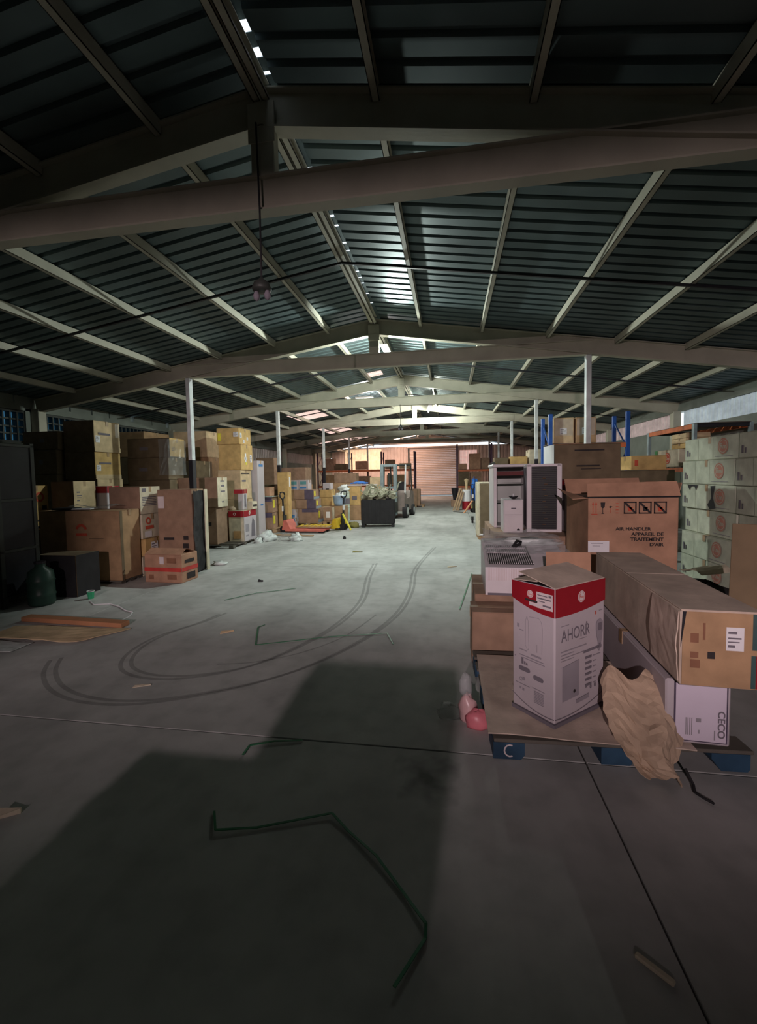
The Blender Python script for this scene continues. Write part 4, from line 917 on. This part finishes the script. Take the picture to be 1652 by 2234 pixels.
# ------------------------------------------------------------------ pallet trucks
def pallet_truck(label, x, y, rz, paint, tip=.0):
    t = thing('pallet_truck', label, 'pallet truck', (x, y, 0), rz, 'pallet trucks')
    for s in (-1, 1):
        f = B().prism([(.12, .05), (1.28, .05), (1.34, .075), (1.34, .085), (1.28, .105), (.12, .115)], 1, s*.19-.075, s*.19+.075).build('fork', paint, t)
        for k in range(2): B().tube([(1.16+.1*k, s*.19-.05, .04), (1.16+.1*k, s*.19+.05, .04)], .04, 12).build('fork_roller', M_RUB, f)
    B().prism([(.02, .08), (.30, .08), (.28, .12), (.16, .36), (.08, .36)], 1, -.26, .26).build('frame_housing', paint, t)
    B().tube([(0, 0, .12), (0, 0, .5)], .06, 12).build('pump_cylinder', M_DARKM, t)
    for s in (-1, 1): B().tube([(-.02, s*.09-.03, .09), (-.02, s*.09+.03, .09)], .09, 16).build('steer_wheel', M_RUB, t)
    B().tube([(-.02, 0, .42), (-.05, 0, .98)], .028, 10).build('tiller_shaft', M_BLACK, t)
    lp = [(-.05, 0, .96), (-.05, .07, .98), (-.055, .145, 1.02), (-.06, .155, 1.10), (-.065, .12, 1.155), (-.066, 0, 1.165), (-.065, -.12, 1.155), (-.06, -.155, 1.10), (-.055, -.145, 1.02), (-.05, -.07, .98)]
    B().tube(lp, .02, 8, closed=True).build('handle_loop', M_BLACK, t)
    B().cbox(-.075, -.02, -.03, .03, .60, .76, .006).build('white_plate', M_LAB, t)
    return t
rt = pallet_truck('red pallet truck with black loop handle, forks along the floor', -4.82, 12.25, -.06, M_PINK)
bs = thing('roller_board', 'striped wooden board resting on the red truck forks', 'board', (-4.0, 12.32, .13), -.06); B().cbox(-.45, .55, -.2, .2, 0, .035, .004).build('board', M_WOOD, bs)
for i in range(7): B().cbox(-.40+.14*i, -.34+.14*i, -.21, .21, .035, .05, .004).build('yellow_batten', M_YELP, bs)
pallet_truck('yellow pallet truck with upright black handle beside the black bin', -3.18, 12.72, 2.8, M_YELP)
plank('yellow steel bar leaning beside the yellow pallet truck', (-2.86, 12.40, .03), (-3.12, 12.5, .50), .05, .04, M_YEL, 'bar', 'leaning_bar')
for k, (x, y, s_) in enumerate(((-2.98, 13.3, .15), (-3.3, 13.3, .1))):
    o = blob('strapping_heap', mat('olive_scrap', (.22, .20, .06), .7), None, (x, y, 0), s_*1.2, s_, s_*.7, 81+k, .4, 16, 10); tag(o, ['olive heap of scrap between yellow truck and black bin', 'small olive scrap heap left of the yellow truck'][k], 'scrap')
for k, (x, y) in enumerate(((-4.95, 11.45), (-4.55, 11.3))):
    plank(['flat wooden slat on the floor before the red truck', 'longer wooden slat on the floor nearest the aisle'][k], (x, y, .02), (x+.9, y+.02, .02), .1, .03, M_WOOD, 'slat', 'floor_slat')

# ------------------------------------------------------------------ black bin with heap
t = thing('rubbish_bin', 'large black ribbed bin on short legs heaped with film', 'bin', (-2.26, 13.75, 0), .12)
for s in (-1, 1):
    p = B().cbox(-.5, .5, s*.36-.015, s*.36+.015, .1, .86, .006).build('wall_panel', M_RUB, t)
    for i in range(8): B().cbox(-.46+.13*i, -.42+.13*i, s*.385-.012, s*.385+.012, .12, .84, .004).build('rib', M_RUB, p)
    p = B().cbox(s*.5-.015, s*.5+.015, -.36, .36, .1, .86, .006).build('wall_panel', M_RUB, t)
    for i in range(6): B().cbox(s*.52-.012, s*.52+.012, -.32+.12*i, -.28+.12*i, .12, .84, .004).build('rib', M_RUB, p)
B().cbox(-.5, .5, -.36, .36, .09, .13, .004).build('floor_panel', M_RUB, t)
for x in (-.46, .46):
    for y in (-.32, .32): B().cbox(x-.05, x+.05, y-.05, y+.05, 0, .1, .006).build('leg', M_RUB, t)
M_HEAP = mat('grey_green_film', (.40, .41, .30), .5, var=.35, scale=7)
for k, (x, y, z, sx, sy, sz) in enumerate(((-2.56, 13.76, .82, .15, .22, .24), (-2.15, 13.78, .82, .16, .22, .22), (-1.80, 13.76, .87, .12, .2, .13))):
    o = blob('film_bundle', M_HEAP, None, (x, y, z), sx, sy, sz, 90+k, .6, 34, 22); tag(o, ['left film bundle heaped in the black bin', 'largest film bundle in the middle of the black bin', 'film bundle hanging over the right rim of the bin'][k], 'plastic film', 'film in the bin')
for k in range(6):
    rr = random.Random(200+k); x0 = -2.7+.17*k; pts = [(x0+rr.uniform(-.05, .05)+.09*j, 13.42+rr.uniform(-.06, .05), 1.0+.05*j*(1 if k % 2 else -.4)+rr.uniform(.0, .22)) for j in range(5)]
    tag(B().tube(pts, .02, 7).build('hose_piece', M_HEAP), ['leftmost', 'second', 'third', 'fourth', 'fifth', 'rightmost'][k]+' loose hose piece lying over the heaped black bin', 'hose', 'loose hoses on the bin')
t = thing('hose_coil', 'pale coiled hose standing in the heaped black bin', 'hose', (-2.42, 13.42, 1.14)); B().tube([(.22*math.cos(a_), .08*math.sin(a_*.5), .20*math.sin(a_)) for a_ in [2*PI*i/22 for i in range(22)]], .018, 8, closed=True).build('hose_loop', M_HEAP, t)
B().tube([(.18*math.cos(a_)+.02, .05+.06*math.sin(a_*.5), .16*math.sin(a_)) for a_ in [2*PI*i/22 for i in range(22)]], .018, 8, closed=True).build('hose_loop', M_HEAP, t)

# ------------------------------------------------------------------ forklift
t = thing('forklift', 'forklift with blue-grey mast parked behind the black bin', 'forklift', (-1.98, 16.2, 0), -.12)
for x in (-.52, -.02): B().cbox(x-.06, x+.06, -.1, .04, .12, 2.02, .008).build('mast_rail', M_STEELB, t)
for z in (.35, 1.1, 1.93): B().cbox(-.56, .02, -.02, .04, z, z+.09, .006).build('mast_crossbar', M_STEELB, t)
B().tube([(-.27, 0, .2), (-.27, 0, 1.7)], .035, 10).build('lift_cylinder', M_DARKM, t)
B().cbox(-.6, .08, -.17, -.11, .25, .62, .006).build('fork_carriage', M_DARKM, t)
for x in (-.45, -.05): B().prism([(-1.0, .04), (-.14, .04), (-.11, .5), (-.16, .5), (-.18, .09), (-1.0, .06)], 0, x-.05, x+.05).build('fork', M_DARKM, t)
B().prism([(.05, .25), (1.7, .25), (1.78, .4), (1.75, .95), (1.1, 1.0), (.95, .75), (.5, .72), (.3, .95), (.05, .95)], 0, -.62, .30).build('chassis', mat('forklift_body_paint', (.24, .20, .18), .5), t)
for x in (-.56, .28):
    B().beam((x, .25, .9), (x, .42, 2.0), .05, .05).build('cage_post', M_COLW if x > 0 else M_DARKM, t); B().beam((x, 1.5, .95), (x, 1.35, 2.0), .05, .05).build('cage_post', M_DARKM, t)
for k in range(5): B().cbox(-.58, .30, .42+.23*k-.02, .42+.23*k+.02, 1.98, 2.02, .004).build('cage_roof_bar', M_DARKM, t)
for x in (-.56, .28): B().cbox(x-.025, x+.025, .4, 1.4, 1.98, 2.03, .004).build('cage_side_bar', M_DARKM, t)
B().cbox(-.4, .1, .85, 1.25, .8, .92, .03).build('seat', M_RUB, t); B().cbox(-.4, .1, 1.2, 1.32, .9, 1.35, .03).build('seat_back', M_RUB, t)
B().tube([(-.15+.14*math.cos(a_), .5+.05*math.sin(a_), 1.1+.13*math.sin(a_)) for a_ in [2*PI*i/16 for i in range(16)]], .015, 6, closed=True).build('steering_wheel', M_RUB, t)
for x in (-.58, .30):
    for y, r_ in ((.25, .26), (1.45, .22)):
        w = B().tube([(x-.08, y, r_), (x+.08, y, r_)], r_, 22).build('tyre', M_RUB, t); B().tube([(x-.085, y, r_), (x+.085, y, r_)], r_*.55, 14).build('wheel_rim', M_COLW, w)
# ------------------------------------------------------------------ far middle cartons
for a_ in (('wide brown carton on the far left cases below the orange beam', -5.1, -4.1, 19, 19.6, 1.32, 1.75, 'brown'), ('brown case under the wide far carton', -5.2, -4.0, 18.95, 19.7, .66, 1.315, 'kraft'), ('lowest brown case of the far left pile', -5.25, -3.9, 18.95, 19.7, 0, .655, 'kraft'),
           ('large purple-brown carton by the left wall behind the third column', -6.8, -5.75, 17, 17.7, 1.3, 2.0, 'brown'), ('case under the large purple-brown carton', -6.85, -5.7, 17, 17.75, .65, 1.295, 'kraft'), ('lowest case under the purple-brown carton', -6.9, -5.7, 17, 17.75, 0, .645, 'kraft'),
           ('very tall brown crate by the left wall', -7.2, -6.5, 15.6, 16.3, 0, 2.35, 'brown'), ('small brown carton left of the forklift mast', -3.3, -2.75, 18.0, 18.5, 1.0, 1.55, 'tan'), ('case under the small carton left of the forklift mast', -3.5, -2.7, 18.0, 18.6, 0, .995, 'kraft'),
           ('dark teal carton between the tall crate and narrow tan carton', -6.3, -5.4, 13.6, 14.3, .8, 1.38, 'dark'), ('case under the dark teal carton', -6.4, -5.3, 13.6, 14.4, 0, .795, 'kraft')):
    Carton(*a_)
c = Carton('upright brown crate on a pallet right of the forklift', -2.03, -1.48, 22.0, 22.5, .1, .90, 'brown'); c.rects('F', [(.05, .1, 0, 1), (.75, .8, 0, 1)], KR['dark'], 'batten_print')
pallet('pallet under the upright brown crate', -1.7, 22.2, .85, .8, .10, 0)
# ------------------------------------------------------------------ racks
def rack(label, x0, x1, y0, y1, h, levels, up=M_RACKB, bm=M_RACKO, mids=(), deck=True):
    t = thing('pallet_rack', label, 'rack', ((x0+x1)/2, (y0+y1)/2, 0), 0, 'pallet racks'); w, d = (x1-x0)/2, (y1-y0)/2
    for x in [-w]+[m-(x0+x1)/2 for m in mids]+[w]:
        for y in (-d, d): B().cbox(x-.04, x+.04, y-.035, y+.035, 0, h, .005).build('upright', up, t)
        n = max(2, int(h/.7))
        for k in range(n):
            za, zb_ = .15+k*(h-.3)/n, .15+(k+1)*(h-.3)/n
            B().beam((x, -d if k % 2 else d, za), (x, d if k % 2 else -d, zb_), .025, .025).build('brace', up, t)
    for z in levels:
        for y in (-d, d): B().cbox(-w, w, y-.025, y+.025, z-.1, z, .005).build('beam', bm, t)
        if deck:
            for k in range(6):
                y = -d+2*d*(k+.5)/6
                B().cbox(-w, w, y-d/7.5, y+d/7.5, z, z+.018, .002).build('deck_board', M_WOODD, t)
    return t
rack('blue and orange pallet rack holding film-wrapped cartons on the right', 2.2, 3.78, 10.2, 11.0, 2.88, [.95, 2.22])
for k in range(2):
    c = Carton('%s film-wrapped tan carton on top of the blue rack' % ['left', 'right'][k], 2.28+.46*k, 2.70+.46*k, 10.25, 10.9, 2.24, 2.80, 'tan' if k == 0 else 'kraft'); c.rect('F', .05, .95, .3, .95, M_FILM, 'film_wrap', .01); c.label_('F', .3, .65, .35, .6)
Carton('dark carton on the lower level of the blue rack', 2.35, 3.2, 10.25, 10.9, .97, 1.7, 'dark')
t = thing('pallet_rack', 'low rack with orange top beam along the right wall', 'rack', (5.55, 11.15, 0), 0, 'pallet racks')
for x in (-.52, .52):
    for y in (-1.05, 1.05): B().cbox(x-.035, x+.035, y-.04, y+.04, 0, 2.56, .005).build('upright', M_STEELB, t)
for z in (1.66, 2.56):
    for x in (-.52, .52): B().cbox(x-.025, x+.025, -1.05, 1.05, z-.1, z, .005).build('beam', M_RACKO, t)
    for y in (-1.05, 1.05): B().cbox(-.52, .52, y-.025, y+.025, z-.08, z, .005).build('end_beam', M_BLACK, t)
    for k in range(7): B().cbox(-.5, .5, -.98+.3*k-.12, -.98+.3*k+.12, z, z+.018, .002).build('deck_board', M_WOODD, t)
c = Carton('cream carton with red emblem on the low right rack', 5.05, 5.6, 10.75, 11.9, 1.68, 2.08, 'cream'); c.logo('L', .55, .5, .13, M_REDINK, KR['cream']); c.rect('L', .0, .12, 0, 1, mat('green_print', (.08, .3, .1), .7), 'green_edge')
for k, z in enumerate((2.085, 2.20, 2.31)): Carton('%s flat tan carton on the emblem carton of the right rack' % ['lowest', 'middle', 'upper'][k], 5.1, 5.55, 10.5, 11.2, z, z+.105, 'gold' if k == 0 else 'tan')
c = Carton('yellow-green carton on dark cases right of the olive carton', 3.55, 4.2, 10.0-.6, 10.0, 1.62, 1.9, 'gold'); c.rects('F', [(.1, .2, .3, .7)], M_REDINK, 'red_mark')
Carton('wide dark case standing in for shade below the yellow-green carton', 2.5, 4.3, 9.3, 10.05, .8, 1.615, 'dark'); Carton('lower dark case standing in for shade behind the air handler carton', 2.5, 4.3, 9.3, 10.05, 0, .795, 'dark')  # dark cases stand in for the darkness under the rack shelf
# far racks
rack('long orange-beamed rack in front of the far left wall', -8.3, -2.15, 27.0, 28.0, 3.1, [1.0, 1.98], mat('purple_rack_paint', (.10, .05, .09), .5), M_RACKO, (-6.3, -4.2))
fr = [(-8.1, -7.3, 2.0, 2.75, 'brown', 'tall brown carton at the left end of the far rack'), (-7.2, -6.5, 2.0, 2.4, 'dark', 'dark carton second on the far rack top'), (-5.9, -5.2, 2.0, 2.55, 'red', 'orange-brown carton midway on the far rack top'), (-4.0, -3.4, 2.0, 2.6, 'brown', 'brown carton right of the middle on the far rack top'), (-3.1, -2.4, 2.0, 2.35, 'tan', 'tan carton at the right end of the far rack'),
      (-7.9, -7.0, 1.02, 1.7, 'kraft', 'carton on the lower far rack shelf, leftmost'), (-6.0, -5.0, 1.02, 1.6, 'brown', 'carton on the lower far rack shelf, middle'), (-3.9, -2.8, 1.02, 1.65, 'kraft', 'carton on the lower far rack shelf, rightmost')]
for x0, x1, z0, z1, tn, lb in fr: Carton(lb, x0, x1, 27.2, 27.8, z0+.02, z1, tn, group='far rack cartons')
rack('orange-beamed rack right of the roller door', .42, 2.3, 25.0, 26.0, 3.3, [.95, 1.86], mat('purple_rack_paint', (.10, .05, .09), .5), M_RACKO)
for x0, x1, z0, z1, tn, lb in ((.5, 1.1, .97, 1.75, 'dark', 'dark carton on the right far rack shelf'), (1.15, 1.75, .97, 1.7, 'brown', 'brown carton on the right far rack shelf'), (.5, .95, 1.88, 2.2, 'red', 'low orange carton on the right far rack top'), (1.1, 1.7, 1.88, 2.75, 'red', 'tall orange carton on the right far rack top'), (1.75, 2.2, 1.88, 2.5, 'brown', 'brown carton on the right far rack top')):
    Carton(lb, x0, x1, 25.15, 25.8, z0, z1, tn, group='right far rack cartons')
rack('low wooden-topped rack behind the open white cabinet', 1.3, 3.2, 13.6, 14.6, 1.95, [.9, 1.85], M_DARKM, M_RACKO)
for k, (x0, x1, z1, tn) in enumerate(((1.35, 1.75, 2.08, 'dark'), (1.8, 2.3, 2.1, 'gold'), (2.35, 2.7, 2.3, 'cream'))): Carton(['low dark bundle carton on the wooden-topped rack', 'yellowish flat carton on the wooden-topped rack', 'pale upright carton on the wooden-topped rack'][k], x0, x1, 13.7, 14.3, 1.87, z1, tn)
# ------------------------------------------------------------------ right far aisle items
t = thing('mattress_panel', 'tall white-edged brown panel box standing at the right aisle edge', 'panel box', (.82, 11.15, 0), .03)
B().cbox(-.10, .14, -.3, .3, .10, 1.36, .01).build('brown_core', KR['dark'], t); B().cbox(-.17, -.10, -.31, .31, .08, 1.38, .02).build('white_edge', KR['cream'], t); B().cbox(-.17, .15, -.305, .3, 1.36, 1.40, .012).build('top_edge', KR['cream'], t); B().cbox(-.15, .2, -.3, .3, 0, .1, .01).build('base', KR['kraft'], t); B().cbox(-.13, -.04, -.312, -.3, .11, .15, .003).build('white_tag', M_LAB, t)
t = thing('drum', 'white drum with crimson base at the right of the far aisle', 'drum', (.74, 20.2, 0)); B().lathe([(.20, 0), (.2, .38)], n=18).build('red_base', M_REDP, t); B().lathe([(.195, .38), (.19, .86), (.17, .9)], n=18).build('white_body', M_LAB, t); B().lathe([(.05, .9), (.06, 1.15), (.1, 1.35), (.02, 1.4)], n=10).build('tan_bundle', KR['tan'], t)
t = thing('traffic_bollard', 'black tapered bucket on a brown box by the roller door', 'bucket', (.24, 22.2, .34)); B().lathe([(.08, 0), (.17, .56), (.18, .58), (.15, .58), (.07, .03)], n=16).build('bucket_body', M_BLACK, t)
t.name = 'tapered_bucket'
Carton('small brown carton below the black bucket', .05, .45, 22.0, 22.45, 0, .335, 'brown')
for k in range(3): plank(['left leaning plank by the far drum', 'middle leaning plank by the far drum', 'right leaning plank by the far drum'][k], (.14+.1*k, 19.7, 0), (.46+.07*k, 20.0, .98-.08*k), .09, .02, M_WOOD, 'plank', 'plank', 'leaning planks')
pallet_truck('yellow pallet truck with its forks towards the rack, far right', .98, 18.6, .5, M_YELP)
plank('orange bar leaning on the far yellow pallet truck', (.56, 18.3, .0), (.92, 18.5, .5), .06, .05, mat('pale_orange_paint', (.75, .38, .2), .5), 'bar', 'leaning_bar')
t = thing('hanging_sheet', 'blue plastic sheet hanging from the far right rack upright', 'plastic sheet', (1.05, 19.6, 0)); crumple('blue_sheet', mat('blue_tarp', (.05, .18, .55), .5), t, lambda u, v: (-.12+.24*u+.03*math.sin(9*v), .05*math.sin(12*u), .3+1.1*v), 8, 10, .02, 101, .006); B().tube([(0, .05, 0), (0, .05, 1.5)], .02, 8).build('pole', M_RACKB, t)
plank('dark flat slat on the far aisle floor', (.15, 19.0, .012), (.75, 18.2, .012), .08, .02, M_WOODD, 'slat', 'floor_slat')
t = thing('caster_wheel', 'single dark caster wheel beside the white-edged panel', 'wheel', (.72, 14.6, 0)); B().tube([(-.03, 0, .09), (.03, 0, .09)], .09, 16).build('tyre', M_RUB, t); B().cbox(-.04, .04, -.03, .03, .09, .22, .006).build('fork_bracket', M_DARKM, t)

# ------------------------------------------------------------------ floor litter, strapping, tyre marks
def ribbon(pts, w, z, th=.0):
    # smoothed polyline ribbon
    P = [Vector((p[0], p[1], 0)) for p in pts]; Q = []
    n = len(P)
    for i in range(n-1):
        p0, p1, p2, p3 = P[max(0, i-1)], P[i], P[i+1], P[min(n-1, i+2)]
        for k in range(8):
            t = k/8; Q.append(.5*((2*p1)+(p2-p0)*t+(2*p0-5*p1+4*p2-p3)*t*t+(3*p1-p0-3*p2+p3)*t**3))
    Q.append(P[-1]); v = []; f = []
    for i, q in enumerate(Q):
        d = (Q[min(i+1, len(Q)-1)]-Q[max(0, i-1)]).normalized(); r = Vector((-d.y, d.x, 0))*w/2
        v += [(q.x-r.x, q.y-r.y, z), (q.x+r.x, q.y+r.y, z)]
    for i in range(len(Q)-1): f.append((2*i, 2*i+2, 2*i+3, 2*i+1))
    return v, f
def strap(label, pts, w=.013):
    b = B(); P = pts
    for i in range(len(P)-1): b.beam((P[i][0], P[i][1], .006+.004*(i % 2)), (P[i+1][0], P[i+1][1], .006+.004*((i+1) % 2)), w, .003)
    tag(b.build('plastic_strap', M_STRAP), label, 'strap', 'green plastic straps')
strap('bent green plastic strap forming an angular loop mid-floor', [(-2.001, 4.414), (-2.038, 4.323), (-1.85, 3.861), (-1.521, 3.992), (-1.197, 4.151), (-.64, 4.302), (-.545, 4.034)])
strap('long green plastic strap zigzagging across the dark foreground', [(-1.132, 1.86), (-1.065, 1.752), (-.886, 1.795), (-.565, 1.922), (-.467, 1.836), (-.322, 1.725), (-.191, 1.581), (-.098, 1.473), (-.098, 1.426), (-.186, 1.264)], .011)
strap('short green plastic strap crossing the floor joint', [(-.897, 2.46), (-1.059, 2.425), (-1.196, 2.37), (-1.192, 2.276)])
strap('straight thin dark green strap near the right stack', [(.337, 7.097), (.1, 5.187)], .016)
strap('curved dark strap on the floor left of the aisle', [(-2.94, 5.271), (-2.66, 5.634), (-2.45, 5.775), (-2.199, 5.923)], .014)
M_TYRE = mat('tyre_mark_rubber', (.14, .14, .135), .8, alpha=.22, var=.3, scale=3)
t1 = [(-.378, 9.604), (-.61, 7.443), (-.574, 5.949), (-.64, 4.937), (-.865, 4.127), (-1.18, 3.511), (-1.506, 3.137), (-1.887, 2.874), (-2.284, 2.712), (-2.689, 2.706), (-3.052, 2.832), (-3.365, 3.069), (-3.56, 3.321)]
t2 = [(-1.388, 7.779), (-1.311, 6.706), (-1.161, 5.445), (-1.232, 4.557), (-1.437, 3.886), (-1.711, 3.402), (-2.068, 3.162), (-2.433, 3.101), (-2.768, 3.229), (-2.959, 3.545), (-2.973, 3.95), (-2.787, 4.388), (-2.698, 4.721)]
for k, tr in enumerate((t1, t2)):
    b = B()
    for dx, dy in ((0, 0), (.055, .06)): b.add(*ribbon([(x+dx, y+dy) for x, y in tr], .035, .0009))
    o = b.build('tyre_mark', M_TYRE, fl)
b = B().add(*ribbon([(-2.0, 3.42), (-1.7, 3.5), (-1.35, 3.75), (-1.05, 4.2), (-.85, 4.9)], .02, .0008)); b.build('tyre_mark', M_TYRE, fl)
def litter(label, x, y, w, d, rz, m=M_LAB, h=.004, cat='paper scrap'):
    o = B().add([(-w/2, -d/2, 0), (w/2, -d/2*.6, 0), (w/2*.9, d/2, 0), (-w/2*.8, d/2*.8, 0), (-w/2, -d/2, h), (w/2, -d/2*.6, h*2.2), (w/2*.9, d/2, h), (-w/2*.8, d/2*.8, h*3)], [(3, 2, 1, 0), (4, 5, 6, 7), (0, 1, 5, 4), (1, 2, 6, 5), (2, 3, 7, 6), (3, 0, 4, 7)]).build('paper_scrap', m, None, (x, y, .001), (0, 0, rz)); tag(o, label, cat, 'floor litter')
litter('pale paper strip inside the curved tyre mark', -2.378, 2.976, .13, .025, .45, KR['cream']); litter('two-tone scrap at the left edge of the dark foreground', -2.112, 1.706, .10, .035, .5, KR['cream'], .012); litter('torn scrap beside the angular strap loop', -2.306, 4.156, .14, .03, .7, KR['tan'], .008)
litter('small dark blob of litter on the far aisle floor', -2.672, 10.837, .07, .06, 0, M_RUB, .03); litter('small leaf-like scrap farther along the aisle', -1.934, 8.94, .22, .05, .1, mat('olive_scrap', (.22, .20, .06), .7), .01); litter('pale scrap near the right stack in the aisle', .02, 7.6, .2, .04, .6, KR['cream'], .006); litter('tiny scrap on the floor below the upright carton', -2.9, 6.3, .08, .03, .2, M_RUB, .012)
plank('small pale wooden stick beside the long floor joint', (.59, 1.475, .008), (.675, 1.40, .008), .022, .014, KR['cream'], 'stick', 'wooden_stick')
plank('reddish timber plank on the left floor', (-4.87, 4.27, .03), (-3.52, 4.2, .03), .12, .05, M_WOODR)
o = crumple('cardboard_sheet', KR['tan'], None, lambda u, v: (-4.75+1.1*u+.25*v*u, 3.62+.42*v+.08*u, .018+.008*math.sin(6*u)+.02*(1-v)*math.sin(PI*u)), 12, 6, .006, 111, .006); tag(o, 'torn flat cardboard lying before the reddish plank', 'cardboard sheet')
o = crumple('cardboard_sheet', MATS['white_film'], None, lambda u, v: (-4.6+.5*u, 3.42+.22*v, .012+.006*math.sin(6*u)), 6, 4, .004, 112, .005); tag(o, 'pale grey sheet at the left edge in front of torn cardboard', 'cardboard sheet')
o = B().tube([(-4.75, 5.05, .008), (-4.55, 4.9, .008), (-4.35, 4.95, .008), (-4.15, 4.86, .008), (-3.95, 4.72, .008), (-3.8, 4.66, .008), (-3.72, 4.5, .008), (-3.7, 4.35, .012)], .006, 6).build('white_cord', M_LAB); tag(o, 'thin white cord curling from the cup to the plank', 'cord')
# unseen cartons added behind the photographer to cast the foreground shadow
for lb, x0, x1, y0, y1, z0, z1 in (('lower big shadow-casting carton added behind the photographer, right', -1.0, -.34, -1.6, -1.25, 0, .85), ('upper big shadow-casting carton added behind the photographer, right', -.96, -.40, -1.6, -1.27, .855, 1.64), ('lower shadow-casting carton added behind the photographer, left', -1.55, -.8, -2.1, -1.72, 0, 1.30), ('upper shadow-casting carton added behind the photographer, left', -1.28, -.8, -2.1, -1.72, 1.305, 1.58), ('wide low shadow-casting crate added behind the photographer at far left', -3.3, -1.64, -1.7, -1.2, 0, 1.08)):
    Carton(lb, x0, x1, y0, y1, z0, z1, 'kraft')
